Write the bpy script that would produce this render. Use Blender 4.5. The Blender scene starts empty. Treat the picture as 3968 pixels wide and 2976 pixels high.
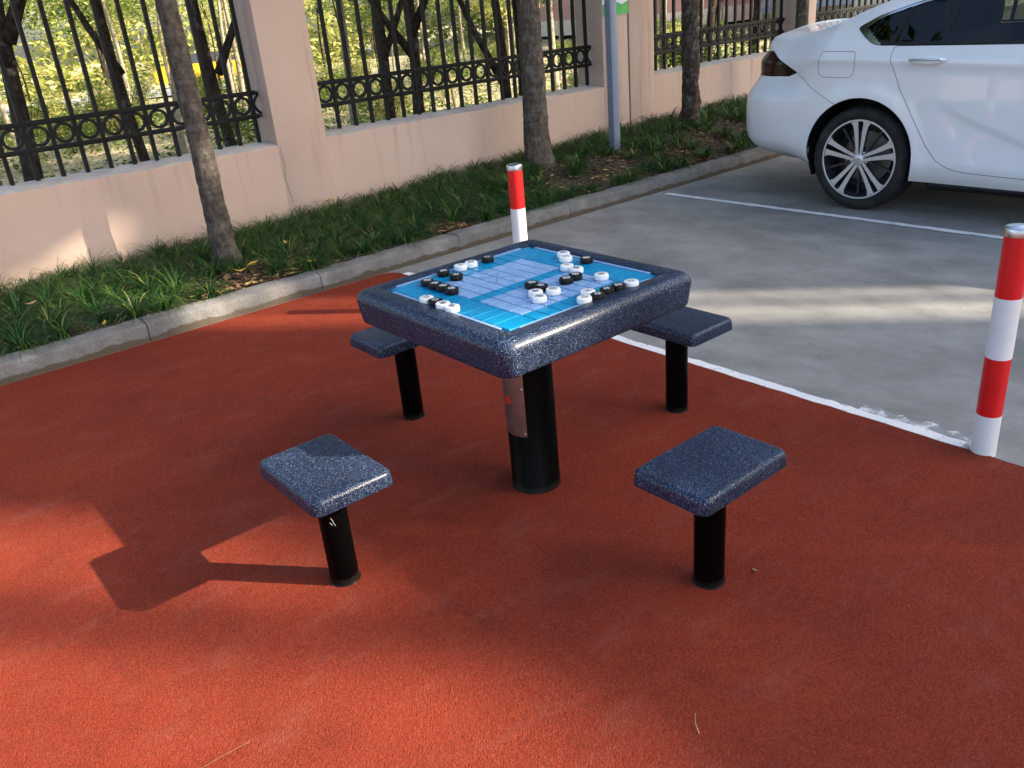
import bpy, bmesh, math, random
from mathutils import Vector, Matrix
from mathutils.geometry import delaunay_2d_cdt
R = math.radians
random.seed(7)
sc = bpy.context.scene
COL = sc.collection

# ------------------------------------------------------------------ camera
YAW, PITCH, ROLL = R(37.9413), R(24.1743), R(5.2926)
fw = Vector((math.sin(YAW)*math.cos(PITCH), math.cos(YAW)*math.cos(PITCH), -math.sin(PITCH)))
rt = Vector((math.cos(YAW), -math.sin(YAW), 0)); dn = fw.cross(rt)
rt2 = math.cos(ROLL)*rt + math.sin(ROLL)*dn; dn2 = -math.sin(ROLL)*rt + math.cos(ROLL)*dn
cd = bpy.data.cameras.new('camera'); cam = bpy.data.objects.new('camera', cd); COL.objects.link(cam)
cam.matrix_world = Matrix(((rt2.x, -dn2.x, -fw.x, 0), (rt2.y, -dn2.y, -fw.y, 0), (rt2.z, -dn2.z, -fw.z, 1.5), (0, 0, 0, 1)))
cd.sensor_width = 36; cd.lens = 3254.6/3968*36; cd.clip_start = .05; cd.clip_end = 900
sc.camera = cam

# ------------------------------------------------------------------ sky, sun, exposure
SUNH = Vector((.636, -.772)).normalized(); ELEV = math.atan(.561)
w = bpy.data.worlds.new('World'); sc.world = w; w.use_nodes = True
nt = w.node_tree; bg = nt.nodes['Background']; sky = nt.nodes.new('ShaderNodeTexSky')
sky.sky_type = 'NISHITA'; sky.sun_disc = False; sky.sun_elevation = ELEV
sky.sun_rotation = math.atan2(SUNH.x, SUNH.y); sky.altitude = 10; sky.air_density = 1.0; sky.dust_density = 3.0; sky.ozone_density = 1.0
nt.links.new(sky.outputs[0], bg.inputs[0]); bg.inputs[1].default_value = .15
sl = bpy.data.lights.new('sun', 'SUN'); sl.energy = 5.0; sl.angle = R(.53); sl.color = (1, .88, .70)
so = bpy.data.objects.new('sun', sl); COL.objects.link(so)
sd = Vector((SUNH.x*math.cos(ELEV), SUNH.y*math.cos(ELEV), math.sin(ELEV)))
so.rotation_euler = sd.to_track_quat('Z', 'Y').to_euler(); so.location = sd*40
vs = sc.view_settings; vs.view_transform = 'Standard'; vs.look = 'None'; vs.exposure = 1.62; vs.gamma = 1; vs.use_curve_mapping = False
sc.cycles.max_bounces = 8; sc.cycles.transparent_max_bounces = 24; sc.cycles.use_denoising = True

# ------------------------------------------------------------------ materials
def new(name):
    m = bpy.data.materials.new(name); m.use_nodes = True
    return m, m.node_tree, m.node_tree.nodes['Principled BSDF']
def lnk(nt, a, b): nt.links.new(a, b)
def coords(nt, kind='Object'):
    return nt.nodes.new('ShaderNodeTexCoord').outputs[kind]
def noise(nt, co, scale, detail=4, rough=.55, out=0):
    n = nt.nodes.new('ShaderNodeTexNoise'); n.inputs['Scale'].default_value = scale
    n.inputs['Detail'].default_value = detail; n.inputs['Roughness'].default_value = rough
    lnk(nt, co, n.inputs['Vector']); return n.outputs[out]
def voro(nt, co, scale, out='Color', feature='F1'):
    n = nt.nodes.new('ShaderNodeTexVoronoi'); n.inputs['Scale'].default_value = scale; n.feature = feature
    lnk(nt, co, n.inputs['Vector']); return n.outputs[out]
def ramp(nt, fac, stops, interp='LINEAR'):
    n = nt.nodes.new('ShaderNodeValToRGB'); n.color_ramp.interpolation = interp
    el = n.color_ramp.elements
    while len(el) < len(stops): el.new(.5)
    for e, (p, c) in zip(el, stops):
        e.position = p; e.color = (c[0], c[1], c[2], 1) if hasattr(c, '__len__') else (c, c, c, 1)
    lnk(nt, fac, n.inputs[0]); return n.outputs[0]
def mix(nt, fac, a, b, mode='MIX'):
    n = nt.nodes.new('ShaderNodeMix'); n.data_type = 'RGBA'; n.blend_type = mode
    for s, v in ((n.inputs[0], fac), (n.inputs[6], a), (n.inputs[7], b)):
        if hasattr(v, 'links'): lnk(nt, v, s)
        elif hasattr(v, '__len__'): s.default_value = (v[0], v[1], v[2], 1)
        else: s.default_value = v
    return n.outputs[2]
def bump(nt, p, h, strength, dist=.01, prev=None):
    n = nt.nodes.new('ShaderNodeBump'); n.inputs['Strength'].default_value = strength; n.inputs['Distance'].default_value = dist
    lnk(nt, h, n.inputs['Height'])
    if prev: lnk(nt, prev, n.inputs['Normal'])
    lnk(nt, n.outputs[0], p.inputs['Normal']); return n.outputs[0]
def mapping(nt, co, scale=(1, 1, 1), rot=(0, 0, 0)):
    n = nt.nodes.new('ShaderNodeMapping'); n.inputs['Scale'].default_value = scale; n.inputs['Rotation'].default_value = rot
    lnk(nt, co, n.inputs['Vector']); return n.outputs[0]
def math_(nt, op, a, b=None):
    n = nt.nodes.new('ShaderNodeMath'); n.operation = op
    for s, v in zip(n.inputs, (a, b)):
        if v is None: continue
        if hasattr(v, 'links'): lnk(nt, v, s)
        else: s.default_value = v
    return n.outputs[0]
def sep(nt, co):
    n = nt.nodes.new('ShaderNodeSeparateXYZ'); lnk(nt, co, n.inputs[0]); return n.outputs
def pm(name, c1, c2=None, scale=8, rough=.6, bmp=0, bscale=60, metal=0, coat=0, bdist=.004, spec=.5):
    m, nt, p = new(name); p.inputs['Roughness'].default_value = rough; p.inputs['Metallic'].default_value = metal
    p.inputs['Specular IOR Level'].default_value = spec
    p.inputs['Coat Weight'].default_value = coat; p.inputs['Coat Roughness'].default_value = .05
    p.inputs['Base Color'].default_value = (*c1, 1)
    if c2:
        co = coords(nt); f = noise(nt, co, scale, 5)
        lnk(nt, ramp(nt, f, [(.3, c1), (.7, c2)]), p.inputs['Base Color'])
    if bmp:
        co = coords(nt); bump(nt, p, noise(nt, co, bscale, 4), bmp, bdist)
    return m
def leafmat(name, stops, trans=.35, rough=.5):
    m, nt, p = new(name); g = nt.nodes.new('ShaderNodeNewGeometry')
    c = ramp(nt, g.outputs['Random Per Island'], stops)
    lnk(nt, c, p.inputs['Base Color']); p.inputs['Roughness'].default_value = rough; p.inputs['Specular IOR Level'].default_value = .3
    t = nt.nodes.new('ShaderNodeBsdfTranslucent'); lnk(nt, c, t.inputs[0])
    mx = nt.nodes.new('ShaderNodeMixShader'); mx.inputs[0].default_value = trans
    lnk(nt, p.outputs[0], mx.inputs[1]); lnk(nt, t.outputs[0], mx.inputs[2])
    lnk(nt, mx.outputs[0], nt.nodes['Material Output'].inputs[0]); return m

M = {}
def m_rubber():
    m, nt, p = new('rubber'); co = coords(nt)
    v = voro(nt, co, 330); s = sep(nt, v)
    g = ramp(nt, s[0], [(0, (.14, .018, .0090)), (.35, (.185, .0255, .0115)), (.75, (.218, .034, .0145)), (1, (.27, .053, .025))])
    v2 = voro(nt, co, 150); s2 = sep(nt, v2)
    g = mix(nt, .30, g, ramp(nt, s2[1], [(0, (.14, .017, .009)), (1, (.245, .040, .019))]))
    big = ramp(nt, noise(nt, co, 1.7, 7, .62), [(.30, (.76, .78, .83)), (.5, (.92, .92, .93)), (.70, (1.06, 1.06, 1.06))])
    g = mix(nt, 1, g, big, 'MULTIPLY')
    pit = ramp(nt, noise(nt, co, 170, 3, .6), [(.27, .15), (.35, 1)])
    g = mix(nt, pit, (.035, .012, .010), g)
    sc_ = ramp(nt, noise(nt, mapping(nt, co, (1, 2.2, 1), (0, 0, .6)), 3.4, 8, .72), [(.52, 0), (.72, .30)])
    g = mix(nt, sc_, g, (.235, .085, .058))
    dk = ramp(nt, noise(nt, mapping(nt, co, (1.6, 1, 1), (0, 0, 1.9)), 4.3, 7, .7), [(.56, 0), (.74, .42)])
    g = mix(nt, dk, g, (.075, .014, .010))
    lnk(nt, g, p.inputs['Base Color']); p.inputs['Roughness'].default_value = .9; p.inputs['Specular IOR Level'].default_value = .12
    b = bump(nt, p, voro(nt, co, 300, 'Distance'), .7, .003)
    bump(nt, p, noise(nt, co, 90, 4), .5, .004, b)
    return m
def m_concrete(name, c1, c2, c3, streak=False, fine=260):
    m, nt, p = new(name); co = coords(nt)
    a = ramp(nt, noise(nt, co, 1.1, 7, .6), [(.32, c1), (.55, c2), (.75, c3)])
    f = ramp(nt, noise(nt, co, fine, 4, .7), [(.3, .66), (.7, 1.24)])
    a = mix(nt, 1, a, f, 'MULTIPLY')
    st = ramp(nt, noise(nt, mapping(nt, co, (1.3, .8, 1), (0, 0, .9)), 2.6, 8, .7), [(.36, 1.08), (.64, .74)])
    a = mix(nt, 1, a, st, 'MULTIPLY')
    ps = ramp(nt, noise(nt, co, 22, 2), [(.70, 0), (.76, .35)])
    a = mix(nt, ps, a, (.40, .40, .39))
    lnk(nt, a, p.inputs['Base Color']); p.inputs['Roughness'].default_value = .85; p.inputs['Specular IOR Level'].default_value = .25
    b = bump(nt, p, noise(nt, co, 160, 5), .35, .003); bump(nt, p, noise(nt, co, 9, 5), .25, .01, b)
    return m
def m_kerb():
    m, nt, p = new('kerb_concrete'); co = coords(nt)
    a = ramp(nt, noise(nt, co, 6, 7, .65), [(.3, (.12, .115, .108)), (.55, (.19, .182, .17)), (.75, (.28, .27, .255))])
    f = ramp(nt, noise(nt, co, 180, 3), [(.3, .7), (.7, 1.15)]); a = mix(nt, 1, a, f, 'MULTIPLY')
    z = sep(nt, co)[2]; zz = math_(nt, 'ADD', z, math_(nt, 'MULTIPLY', noise(nt, co, 9, 4), -.06))
    d = ramp(nt, zz, [(0, .85), (.009, 0)]); a = mix(nt, d, a, (.075, .055, .032))
    lnk(nt, a, p.inputs['Base Color']); p.inputs['Roughness'].default_value = .9; p.inputs['Specular IOR Level'].default_value = .2
    b = bump(nt, p, noise(nt, co, 120, 5), .6, .006); bump(nt, p, noise(nt, co, 18, 4), .5, .012, b)
    return m
def m_line(worn=False):
    m, nt, p = new('worn_paint' if worn else 'line_paint'); co = coords(nt)
    f = ramp(nt, noise(nt, co, 14, 6, .7), [(.50, 0), (.60, .8)] if worn else [(.34, 0), (.42, 1)])
    f2 = ramp(nt, noise(nt, co, 70, 4, .7), [(.30, .2), (.40, 1)])
    a = mix(nt, math_(nt, 'MULTIPLY', f, f2), (.24, .235, .225), ramp(nt, noise(nt, co, 5, 3), [(.3, (.66, .66, .65)), (.7, (.78, .77, .73))]))
    lnk(nt, a, p.inputs['Base Color']); p.inputs['Roughness'].default_value = .75
    bump(nt, p, noise(nt, co, 150, 4), .3, .003); return m
def m_wall():
    m, nt, p = new('pink_render'); co = coords(nt)
    a = ramp(nt, noise(nt, co, .9, 6, .6), [(.3, (.50, .36, .29)), (.7, (.575, .43, .35))])
    st = noise(nt, mapping(nt, co, (7, 7, .35)), 1.6, 5, .7)
    z = sep(nt, co)[2]
    up = ramp(nt, z, [(.20, 0), (.68, 1)])
    k = math_(nt, 'MULTIPLY', ramp(nt, st, [(.54, 0), (.70, .38)]), up)
    a = mix(nt, k, a, (.20, .16, .13))
    low = ramp(nt, math_(nt, 'ADD', z, math_(nt, 'MULTIPLY', noise(nt, co, 5, 5), .22)), [(.22, .35), (.42, 0)])
    a = mix(nt, low, a, (.33, .25, .16))
    lnk(nt, a, p.inputs['Base Color']); p.inputs['Roughness'].default_value = .88; p.inputs['Specular IOR Level'].default_value = .2
    b = bump(nt, p, noise(nt, co, 90, 5), .22, .004); bump(nt, p, noise(nt, co, 5, 4), .2, .012, b); return m
def m_speckle():
    m, nt, p = new('speckled_fibreglass'); co = coords(nt)
    c = ramp(nt, sep(nt, voro(nt, co, 760))[0], [(0, (.0012, .002, .005)), (.55, (.0025, .005, .015)), (.76, (.005, .013, .042)), (.86, (.012, .040, .125)), (.94, (.085, .155, .28)), (1, (.62, .70, .80))])
    c2 = ramp(nt, sep(nt, voro(nt, co, 480))[1], [(0, (.0015, .0025, .006)), (.6, (.003, .007, .022)), (.9, (.008, .024, .07)), (1, (.12, .17, .25))])
    c = mix(nt, .42, c, c2)
    big = ramp(nt, noise(nt, co, 7, 4), [(.3, .8), (.7, 1.25)]); c = mix(nt, 1, c, big, 'MULTIPLY')
    lnk(nt, c, p.inputs['Base Color'])
    rr = ramp(nt, noise(nt, co, 14, 4), [(.3, .34), (.7, .52)]); lnk(nt, rr, p.inputs['Roughness'])
    bump(nt, p, noise(nt, co, 240, 3), .35, .0015); p.inputs['Coat Weight'].default_value = .12; p.inputs['Coat Roughness'].default_value = .2; p.inputs['Specular IOR Level'].default_value = .27
    return m
def m_bark(name, c1, c2, c3):
    m, nt, p = new(name); co = coords(nt)
    n1 = noise(nt, mapping(nt, co, (1, 1, .45)), 34, 6, .7)
    a = ramp(nt, n1, [(.32, c1), (.52, c2), (.70, c3)])
    l = ramp(nt, noise(nt, mapping(nt, co, (1, 1, .8)), 9, 6, .7), [(.54, 0), (.68, .42)])
    a = mix(nt, l, a, (.30, .28, .25))
    rg = ramp(nt, noise(nt, mapping(nt, co, (.5, .5, 6)), 5, 4), [(.35, .72), (.6, 1.08)])
    a = mix(nt, 1, a, rg, 'MULTIPLY')
    lnk(nt, a, p.inputs['Base Color']); p.inputs['Roughness'].default_value = .92; p.inputs['Specular IOR Level'].default_value = .15
    b = bump(nt, p, noise(nt, mapping(nt, co, (1, 1, .5)), 60, 6, .7), .9, .012); bump(nt, p, noise(nt, mapping(nt, co, (.6, .6, 3)), 14, 4), .5, .015, b); return m
def m_soil(name, stops, scale=22):
    m, nt, p = new(name); co = coords(nt)
    v = sep(nt, voro(nt, co, scale*3))[0]
    a = ramp(nt, v, stops)
    a = mix(nt, 1, a, ramp(nt, noise(nt, co, scale, 6), [(.3, .55), (.7, 1.3)]), 'MULTIPLY')
    lnk(nt, a, p.inputs['Base Color']); p.inputs['Roughness'].default_value = .95
    bump(nt, p, noise(nt, co, scale*2, 6), .9, .03); return m
def m_glass(name, tint, trans):
    m, nt, p = new(name)
    g = nt.nodes.new('ShaderNodeBsdfGlossy'); g.inputs['Roughness'].default_value = .02
    t = nt.nodes.new('ShaderNodeBsdfTransparent'); t.inputs[0].default_value = (tint[0]*trans, tint[1]*trans, tint[2]*trans, 1)
    fr = nt.nodes.new('ShaderNodeFresnel'); fr.inputs[0].default_value = 1.5
    mx = nt.nodes.new('ShaderNodeMixShader'); lnk(nt, fr.outputs[0], mx.inputs[0]); lnk(nt, t.outputs[0], mx.inputs[1]); lnk(nt, g.outputs[0], mx.inputs[2])
    lnk(nt, mx.outputs[0], nt.nodes['Material Output'].inputs[0]); return m
def m_carpaint():
    m, nt, p = new('white_car_paint'); co = coords(nt)
    z = sep(nt, co)[2]
    d = ramp(nt, math_(nt, 'ADD', z, math_(nt, 'MULTIPLY', noise(nt, co, 12, 6, .7), .22)), [(.34, .30), (.46, 0)])
    a = mix(nt, d, (.76, .77, .775), (.46, .42, .35))
    lnk(nt, a, p.inputs['Base Color']); p.inputs['Roughness'].default_value = .35
    p.inputs['Coat Weight'].default_value = .8; p.inputs['Coat Roughness'].default_value = .03; return m
def m_tyre():
    m, nt, p = new('tyre_rubber'); co = coords(nt)
    a = ramp(nt, noise(nt, co, 9, 6, .7), [(.48, (.005, .005, .005)), (.64, (.02, .019, .018)), (.78, (.09, .085, .08))])
    lnk(nt, a, p.inputs['Base Color']); p.inputs['Roughness'].default_value = .8; bump(nt, p, noise(nt, co, 90, 3), .3, .003); return m
def m_blackpost():
    m, nt, p = new('black_enamel'); co = coords(nt)
    s = ramp(nt, noise(nt, mapping(nt, co, (1, 1, .5)), 26, 5, .7), [(.72, 0), (.76, .6)])
    a = mix(nt, s, (.0010, .0010, .0011), (.07, .066, .062))
    z = sep(nt, co)[2]; d = ramp(nt, math_(nt, 'ADD', z, math_(nt, 'MULTIPLY', noise(nt, co, 30, 5), -.03)), [(0, .5), (.008, 0)])
    a = mix(nt, d, a, (.022, .016, .014))
    lnk(nt, a, p.inputs['Base Color']); p.inputs['Roughness'].default_value = .34; p.inputs['Specular IOR Level'].default_value = .06; bump(nt, p, noise(nt, co, 60, 3), .1, .002); return m
def m_bollard(name, c):
    m, nt, p = new(name); co = coords(nt)
    ch = ramp(nt, noise(nt, co, 19, 5, .6), [(.70, 0), (.71, 1)])
    a = mix(nt, ch, c, (.17, .17, .16))
    a = mix(nt, 1, a, ramp(nt, noise(nt, co, 6, 5), [(.3, .9), (.7, 1.03)]), 'MULTIPLY')
    lnk(nt, a, p.inputs['Base Color']); p.inputs['Roughness'].default_value = .42; return m

M['rubber'] = m_rubber()
M['concrete'] = m_concrete('parking_concrete', (.195, .19, .176), (.27, .263, .245), (.34, .33, .305))
M['kerb'] = m_kerb(); M['line'] = m_line(); M['wall'] = m_wall()
M['sill'] = pm('sill_concrete', (.33, .31, .29), (.47, .43, .40), 9, .9, .4, 60)
M['joint'] = pm('dark_joint', (.04, .03, .028), rough=.95)
M['iron'] = pm('black_iron', (.005, .006, .007), (.012, .012, .012), 20, .55, .3, 90, spec=.18)
M['ironlit'] = pm('sunlit_iron', (.16, .155, .145), (.22, .21, .20), 20, .6, .3, 90)  # lighter copy of the fence iron, sunlight put into its colour
M['speckle'] = m_speckle(); M['black'] = m_blackpost()
M['bark'] = m_bark('grey_bark', (.045, .036, .028), (.10, .082, .066), (.17, .145, .12))
M['barkr'] = m_bark('rough_bark', (.022, .016, .012), (.07, .054, .042), (.16, .135, .11))
M['bark2'] = m_bark('dark_bark', (.018, .013, .010), (.045, .034, .026), (.085, .066, .050))
M['bark3'] = m_bark('pale_bark', (.18, .15, .10), (.34, .29, .20), (.46, .40, .29))
M['soil'] = m_soil('bed_soil', [(0, (.022, .015, .010)), (.6, (.055, .038, .024)), (.85, (.11, .075, .045)), (1, (.20, .14, .08))])
M['park'] = m_soil('park_floor', [(0, (.14, .12, .06)), (.4, (.30, .26, .13)), (.75, (.46, .39, .22)), (1, (.62, .53, .32))], 9)
M['path'] = m_concrete('pale_path', (.42, .41, .39), (.5, .49, .46), (.56, .54, .5))
M['grass'] = leafmat('lily_grass', [(0, (.006, .026, .007)), (.45, (.015, .062, .012)), (.80, (.040, .125, .02)), (.94, (.13, .23, .04)), (1, (.38, .32, .10))], .25, .42)
M['leafy'] = leafmat('park_leaves', [(0, (.10, .15, .03)), (.35, (.30, .34, .08)), (.7, (.54, .54, .18)), (1, (.68, .58, .24))], .5)
M['leafg'] = leafmat('green_leaves', [(0, (.025, .06, .012)), (.45, (.085, .15, .025)), (.8, (.22, .28, .05)), (1, (.42, .40, .09))], .45)
M['leafd'] = leafmat('street_tree_leaves', [(0, (.02, .045, .012)), (.6, (.04, .085, .018)), (1, (.12, .15, .03))], .3)
M['litter'] = leafmat('fallen_leaves', [(0, (.05, .028, .018)), (.45, (.14, .075, .042)), (.8, (.30, .18, .09)), (1, (.48, .33, .12))], .1, .8)
M['yleaf'] = pm('yellow_leaf', (.62, .42, .03), (.45, .30, .05), 40, .6)
M['tleaf'] = pm('tan_leaf', (.42, .29, .14), (.30, .20, .10), 40, .7)
M['chip'] = leafmat('pale_chips', [(0, (.24, .12, .09)), (.6, (.42, .30, .24)), (1, (.70, .64, .56))], 0, .8)
M['tileb'] = pm('blue_tile', (.0, .18, .36), (.0, .25, .47), 30, .3, .12, 60, coat=.15, bdist=.002, spec=.3)
M['tilel'] = pm('lavender_tile', (.17, .31, .53), (.24, .39, .61), 30, .3, .12, 60, coat=.15, bdist=.002, spec=.3)
M['tilebase'] = pm('board_base', (.002, .05, .12), (.003, .07, .16), 20, .3)
M['etch'] = pm('etched_line', (.06, .09, .16), rough=.5)
M['pw'] = pm('white_plastic', (.80, .80, .79), (.74, .73, .71), 60, .35, coat=.2)
M['pk'] = pm('black_plastic', (.005, .005, .0055), rough=.35, spec=.25)
M['ink'] = pm('black_ink', (.012, .012, .012), rough=.5)
M['scuff'] = pm('grey_scuff', (.16, .16, .155), rough=.8)
M['inkw'] = pm('white_ink', (.72, .72, .70), rough=.5)
M['steel'] = pm('worn_steel', (.36, .36, .36), (.25, .25, .25), 30, .38, .1, 90, metal=1)
M['cap'] = pm('bollard_cap_steel', (.62, .64, .66), (.48, .50, .52), 20, .28, .08, 60, metal=1)
M['red'] = m_bollard('reflective_red', (.66, .008, .008)); M['white'] = m_bollard('reflective_white', (.74, .74, .74))
M['post'] = pm('blue_grey_paint', (.16, .20, .27), (.19, .235, .31), 8, .45, .08, 60)
M['signw'] = pm('sign_white', (.72, .75, .76), rough=.4); M['signg'] = pm('sign_green', (.02, .33, .06), (.04, .45, .10), 14, .4)
M['paint'] = m_carpaint()
M['blk'] = pm('car_black_trim', (.006, .006, .006), rough=.5)
M['chrome'] = pm('chrome', (.72, .74, .76), rough=.12, metal=1)
M['alloy'] = pm('machined_alloy', (.66, .65, .64), (.60, .59, .58), 30, .36, metal=.55)
M['alloyd'] = pm('grey_alloy', (.045, .047, .06), rough=.3, metal=.6, coat=.3)
M['tyre'] = m_tyre()
M['glass'] = m_glass('tinted_glass', (.85, 1, .9), .22); M['glassc'] = m_glass('clear_glass', (.92, 1, .95), .85)
M['seat'] = pm('dark_upholstery', (.012, .011, .011), (.02, .018, .017), 20, .8)
def m_lamp(name, c):
    m, nt, p = new(name); p.inputs['Base Color'].default_value = (*c, 1); p.inputs['Roughness'].default_value = .12
    p.inputs['Coat Weight'].default_value = .25; p.inputs['Coat Roughness'].default_value = .05; p.inputs['Specular IOR Level'].default_value = .25
    co = coords(nt); bump(nt, p, noise(nt, mapping(nt, co, (1, 1, 8)), 12, 2), .15, .01); return m
M['lamp'] = m_lamp('smoked_lamp', (.0025, .0015, .0015)); M['lampr'] = m_lamp('red_lamp', (.026, .0015, .0015))
M['disc'] = pm('brake_disc', (.22, .20, .19), rough=.5, metal=.8)
M['brick'] = pm('pink_cladding', (.50, .27, .24), (.56, .32, .28), 3, .85); M['cream'] = pm('cream_wall', (.66, .58, .47), (.74, .66, .55), 3, .85)
M['bldg'] = pm('building_render', (.48, .44, .38), (.56, .52, .46), 1, .9); M['win'] = pm('dark_window', (.03, .035, .04), rough=.1)
M['roof'] = pm('roof_tiles', (.16, .07, .05), (.22, .10, .07), 3, .85)
M['yellow'] = pm('yellow_paint', (.72, .36, .01), (.78, .42, .02), 3, .4, coat=.4)
M['kcar'] = pm('dark_car_paint', (.006, .008, .010), rough=.25, coat=.7)

# ------------------------------------------------------------------ mesh helpers
OFF = {}
def link(name, me, parent=None, m=None):
    o = bpy.data.objects.new(name, me); COL.objects.link(o)
    if m is not None and me is not None and not me.materials: me.materials.append(M[m] if isinstance(m, str) else m)
    if parent: o.parent = parent
    return o
def tag(o, label=None, cat=None, group=None, kind=None):
    if label: o['label'] = label
    if cat: o['category'] = cat
    if group: o['group'] = group
    if kind: o['kind'] = kind
    return o
def empty(name, loc, label=None, cat=None, group=None):
    o = bpy.data.objects.new(name, None); COL.objects.link(o); o.location = loc; o.empty_display_size = .1
    OFF[o.name] = Vector(loc); return tag(o, label, cat, group)
class MB:
    def __init__(s): s.v = []; s.f = []
    def add(s, vs, fs):
        n = len(s.v); s.v += [tuple(v) for v in vs]; s.f += [tuple(i+n for i in f) for f in fs]; return s
    def box(s, x0, x1, y0, y1, z0, z1):
        return s.add([(x0,y0,z0),(x1,y0,z0),(x1,y1,z0),(x0,y1,z0),(x0,y0,z1),(x1,y0,z1),(x1,y1,z1),(x0,y1,z1)],
            [(0,3,2,1),(4,5,6,7),(0,1,5,4),(1,2,6,5),(2,3,7,6),(3,0,4,7)])
    def tube(s, pts, rad, n=10, cap=True, jit=0):
        pts = [Vector(p) for p in pts]; rings = []
        for i, p in enumerate(pts):
            d = (pts[min(i+1, len(pts)-1)]-pts[max(i-1, 0)]).normalized()
            a = d.orthogonal().normalized() if abs(d.z) < .9 else Vector((1, 0, 0)); a = (a-d*a.dot(d)).normalized(); b = d.cross(a)
            r = rad[i] if hasattr(rad, '__len__') else rad
            rings.append([p+(a*math.cos(6.28319*k/n)+b*math.sin(6.28319*k/n))*r*(1+(random.uniform(-jit, jit) if jit else 0)) for k in range(n)])
        base = len(s.v)
        for g in rings: s.v += [tuple(v) for v in g]
        for i in range(len(rings)-1):
            for k in range(n): s.f.append((base+i*n+k, base+i*n+(k+1) % n, base+(i+1)*n+(k+1) % n, base+(i+1)*n+k))
        if cap:
            s.f.append(tuple(base+k for k in range(n))[::-1]); s.f.append(tuple(base+(len(rings)-1)*n+k for k in range(n)))
        return s
    def lathe(s, prof, c=(0, 0, 0), n=32, axis='z'):   # prof: (r, h); closed where r == 0
        base = len(s.v); cx, cy, cz = c
        for r, h in prof:
            for k in range(n):
                a = 6.283185*k/n; p = (r*math.cos(a), r*math.sin(a), h)
                if axis == 'x': p = (h, p[0], p[1])
                s.v.append((cx+p[0], cy+p[1], cz+p[2]))
        for i in range(len(prof)-1):
            for k in range(n):
                s.f.append((base+i*n+k, base+i*n+(k+1) % n, base+(i+1)*n+(k+1) % n, base+(i+1)*n+k))
        return s
    def mesh(s, name, smooth=False, off=None, ang=None):
        me = bpy.data.meshes.new(name)
        v = s.v if off is None else [(a-off[0], b-off[1], c-off[2]) for a, b, c in s.v]
        me.from_pydata(v, [], s.f); me.validate(); me.update()
        if smooth or ang:
            me.polygons.foreach_set('use_smooth', [True]*len(me.polygons))
            if ang: me.set_sharp_from_angle(angle=R(ang))
        return me
    def build(s, name, m, parent=None, smooth=False, ang=None, root=None):
        r = root or parent; off = OFF.get(r.name) if r else None
        return link(name, s.mesh(name, smooth, off, ang), parent, m)
def rbox(x0, x1, y0, y1, z0, z1, bev, seg=3, taper=0):
    bm = bmesh.new(); b = MB().box(x0, x1, y0, y1, z0, z1)
    vs = [bm.verts.new(v) for v in b.v]
    if taper:
        cx, cy = (x0+x1)/2, (y0+y1)/2
        for v in vs:
            if v.co.z == max(z0, z1): v.co.x += (cx-v.co.x)*taper; v.co.y += (cy-v.co.y)*taper
    for f in b.f: bm.faces.new([vs[i] for i in f])
    bmesh.ops.bevel(bm, geom=bm.edges[:], offset=bev, segments=seg, profile=.5, affect='EDGES')
    o = MB(); bm.verts.index_update(); o.v = [tuple(v.co) for v in bm.verts]; o.f = [tuple(v.index for v in f.verts) for f in bm.faces]; bm.free(); return o
def prism(poly, z0, z1):    # poly ccw in xy
    n = len(poly); o = MB()
    o.v = [(x, y, z0) for x, y in poly]+[(x, y, z1) for x, y in poly]
    o.f = [tuple(range(n))[::-1], tuple(range(n, 2*n))]+[(i, (i+1) % n, n+(i+1) % n, n+i) for i in range(n)]; return o
def sstep(a, b, x):
    t = max(0, min(1, (x-a)/(b-a))); return t*t*(3-2*t)
def lerp_tab(tab, x):
    if x <= tab[0][0]: return tab[0][1]
    for (x0, y0), (x1, y1) in zip(tab, tab[1:]):
        if x <= x1: return y0+(y1-y0)*(x-x0)/(x1-x0)
    return tab[-1][1]
def smooth_tab(tab, x):     # cubic through table
    if x <= tab[0][0]: return tab[0][1]
    if x >= tab[-1][0]: return tab[-1][1]
    for i in range(len(tab)-1):
        if x <= tab[i+1][0]:
            x0, y0 = tab[i]; x1, y1 = tab[i+1]; h = x1-x0
            m0 = (y1-tab[i-1][1])/(x1-tab[i-1][0]) if i else (y1-y0)/h
            m1 = (tab[i+2][1]-y0)/(tab[i+2][0]-x0) if i+2 < len(tab) else (y1-y0)/h
            t = (x-x0)/h
            return y0*(2*t**3-3*t*t+1)+m0*h*(t**3-2*t*t+t)+y1*(3*t*t-2*t**3)+m1*h*(t**3-t*t)
KERB_Y = 4.62; WALL_Y = 6.10
def bed_z(x): return smooth_tab([(-6, .09), (2.0, .10), (3.4, .13), (4.9, .19), (7, .25), (9, .27), (18, .27)], x)

# ================================================================== THE SETTING
# parking lot concrete: one sheet to the horizon
g = MB().add([(-300, -300, 0), (300, -300, 0), (300, KERB_Y+.02, 0), (-300, KERB_Y+.02, 0)], [(0, 1, 2, 3)])
tag(g.build('parking_ground', 'concrete'), kind='structure')
# red rubber paving, rounded corner by the kerb
rx, ry, rr = 2.69, KERB_Y-.035, .10
poly = [(-14, -14), (rx, -14)]+[(rx-rr+rr*math.cos(a), ry-rr+rr*math.sin(a)) for a in [R(x) for x in range(0, 91, 10)]]+[(-14, ry+.012)]
poly2 = []
for i, (a, b) in enumerate(poly):
    poly2.append((a, b))
    if i == 1:
        y = -2.
        while y < ry-rr-.05: poly2.append((rx+random.uniform(-.004, .004), y)); y += .07
tag(prism(poly2, .001, .010).build('rubber_paving', 'rubber'), kind='structure')
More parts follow.
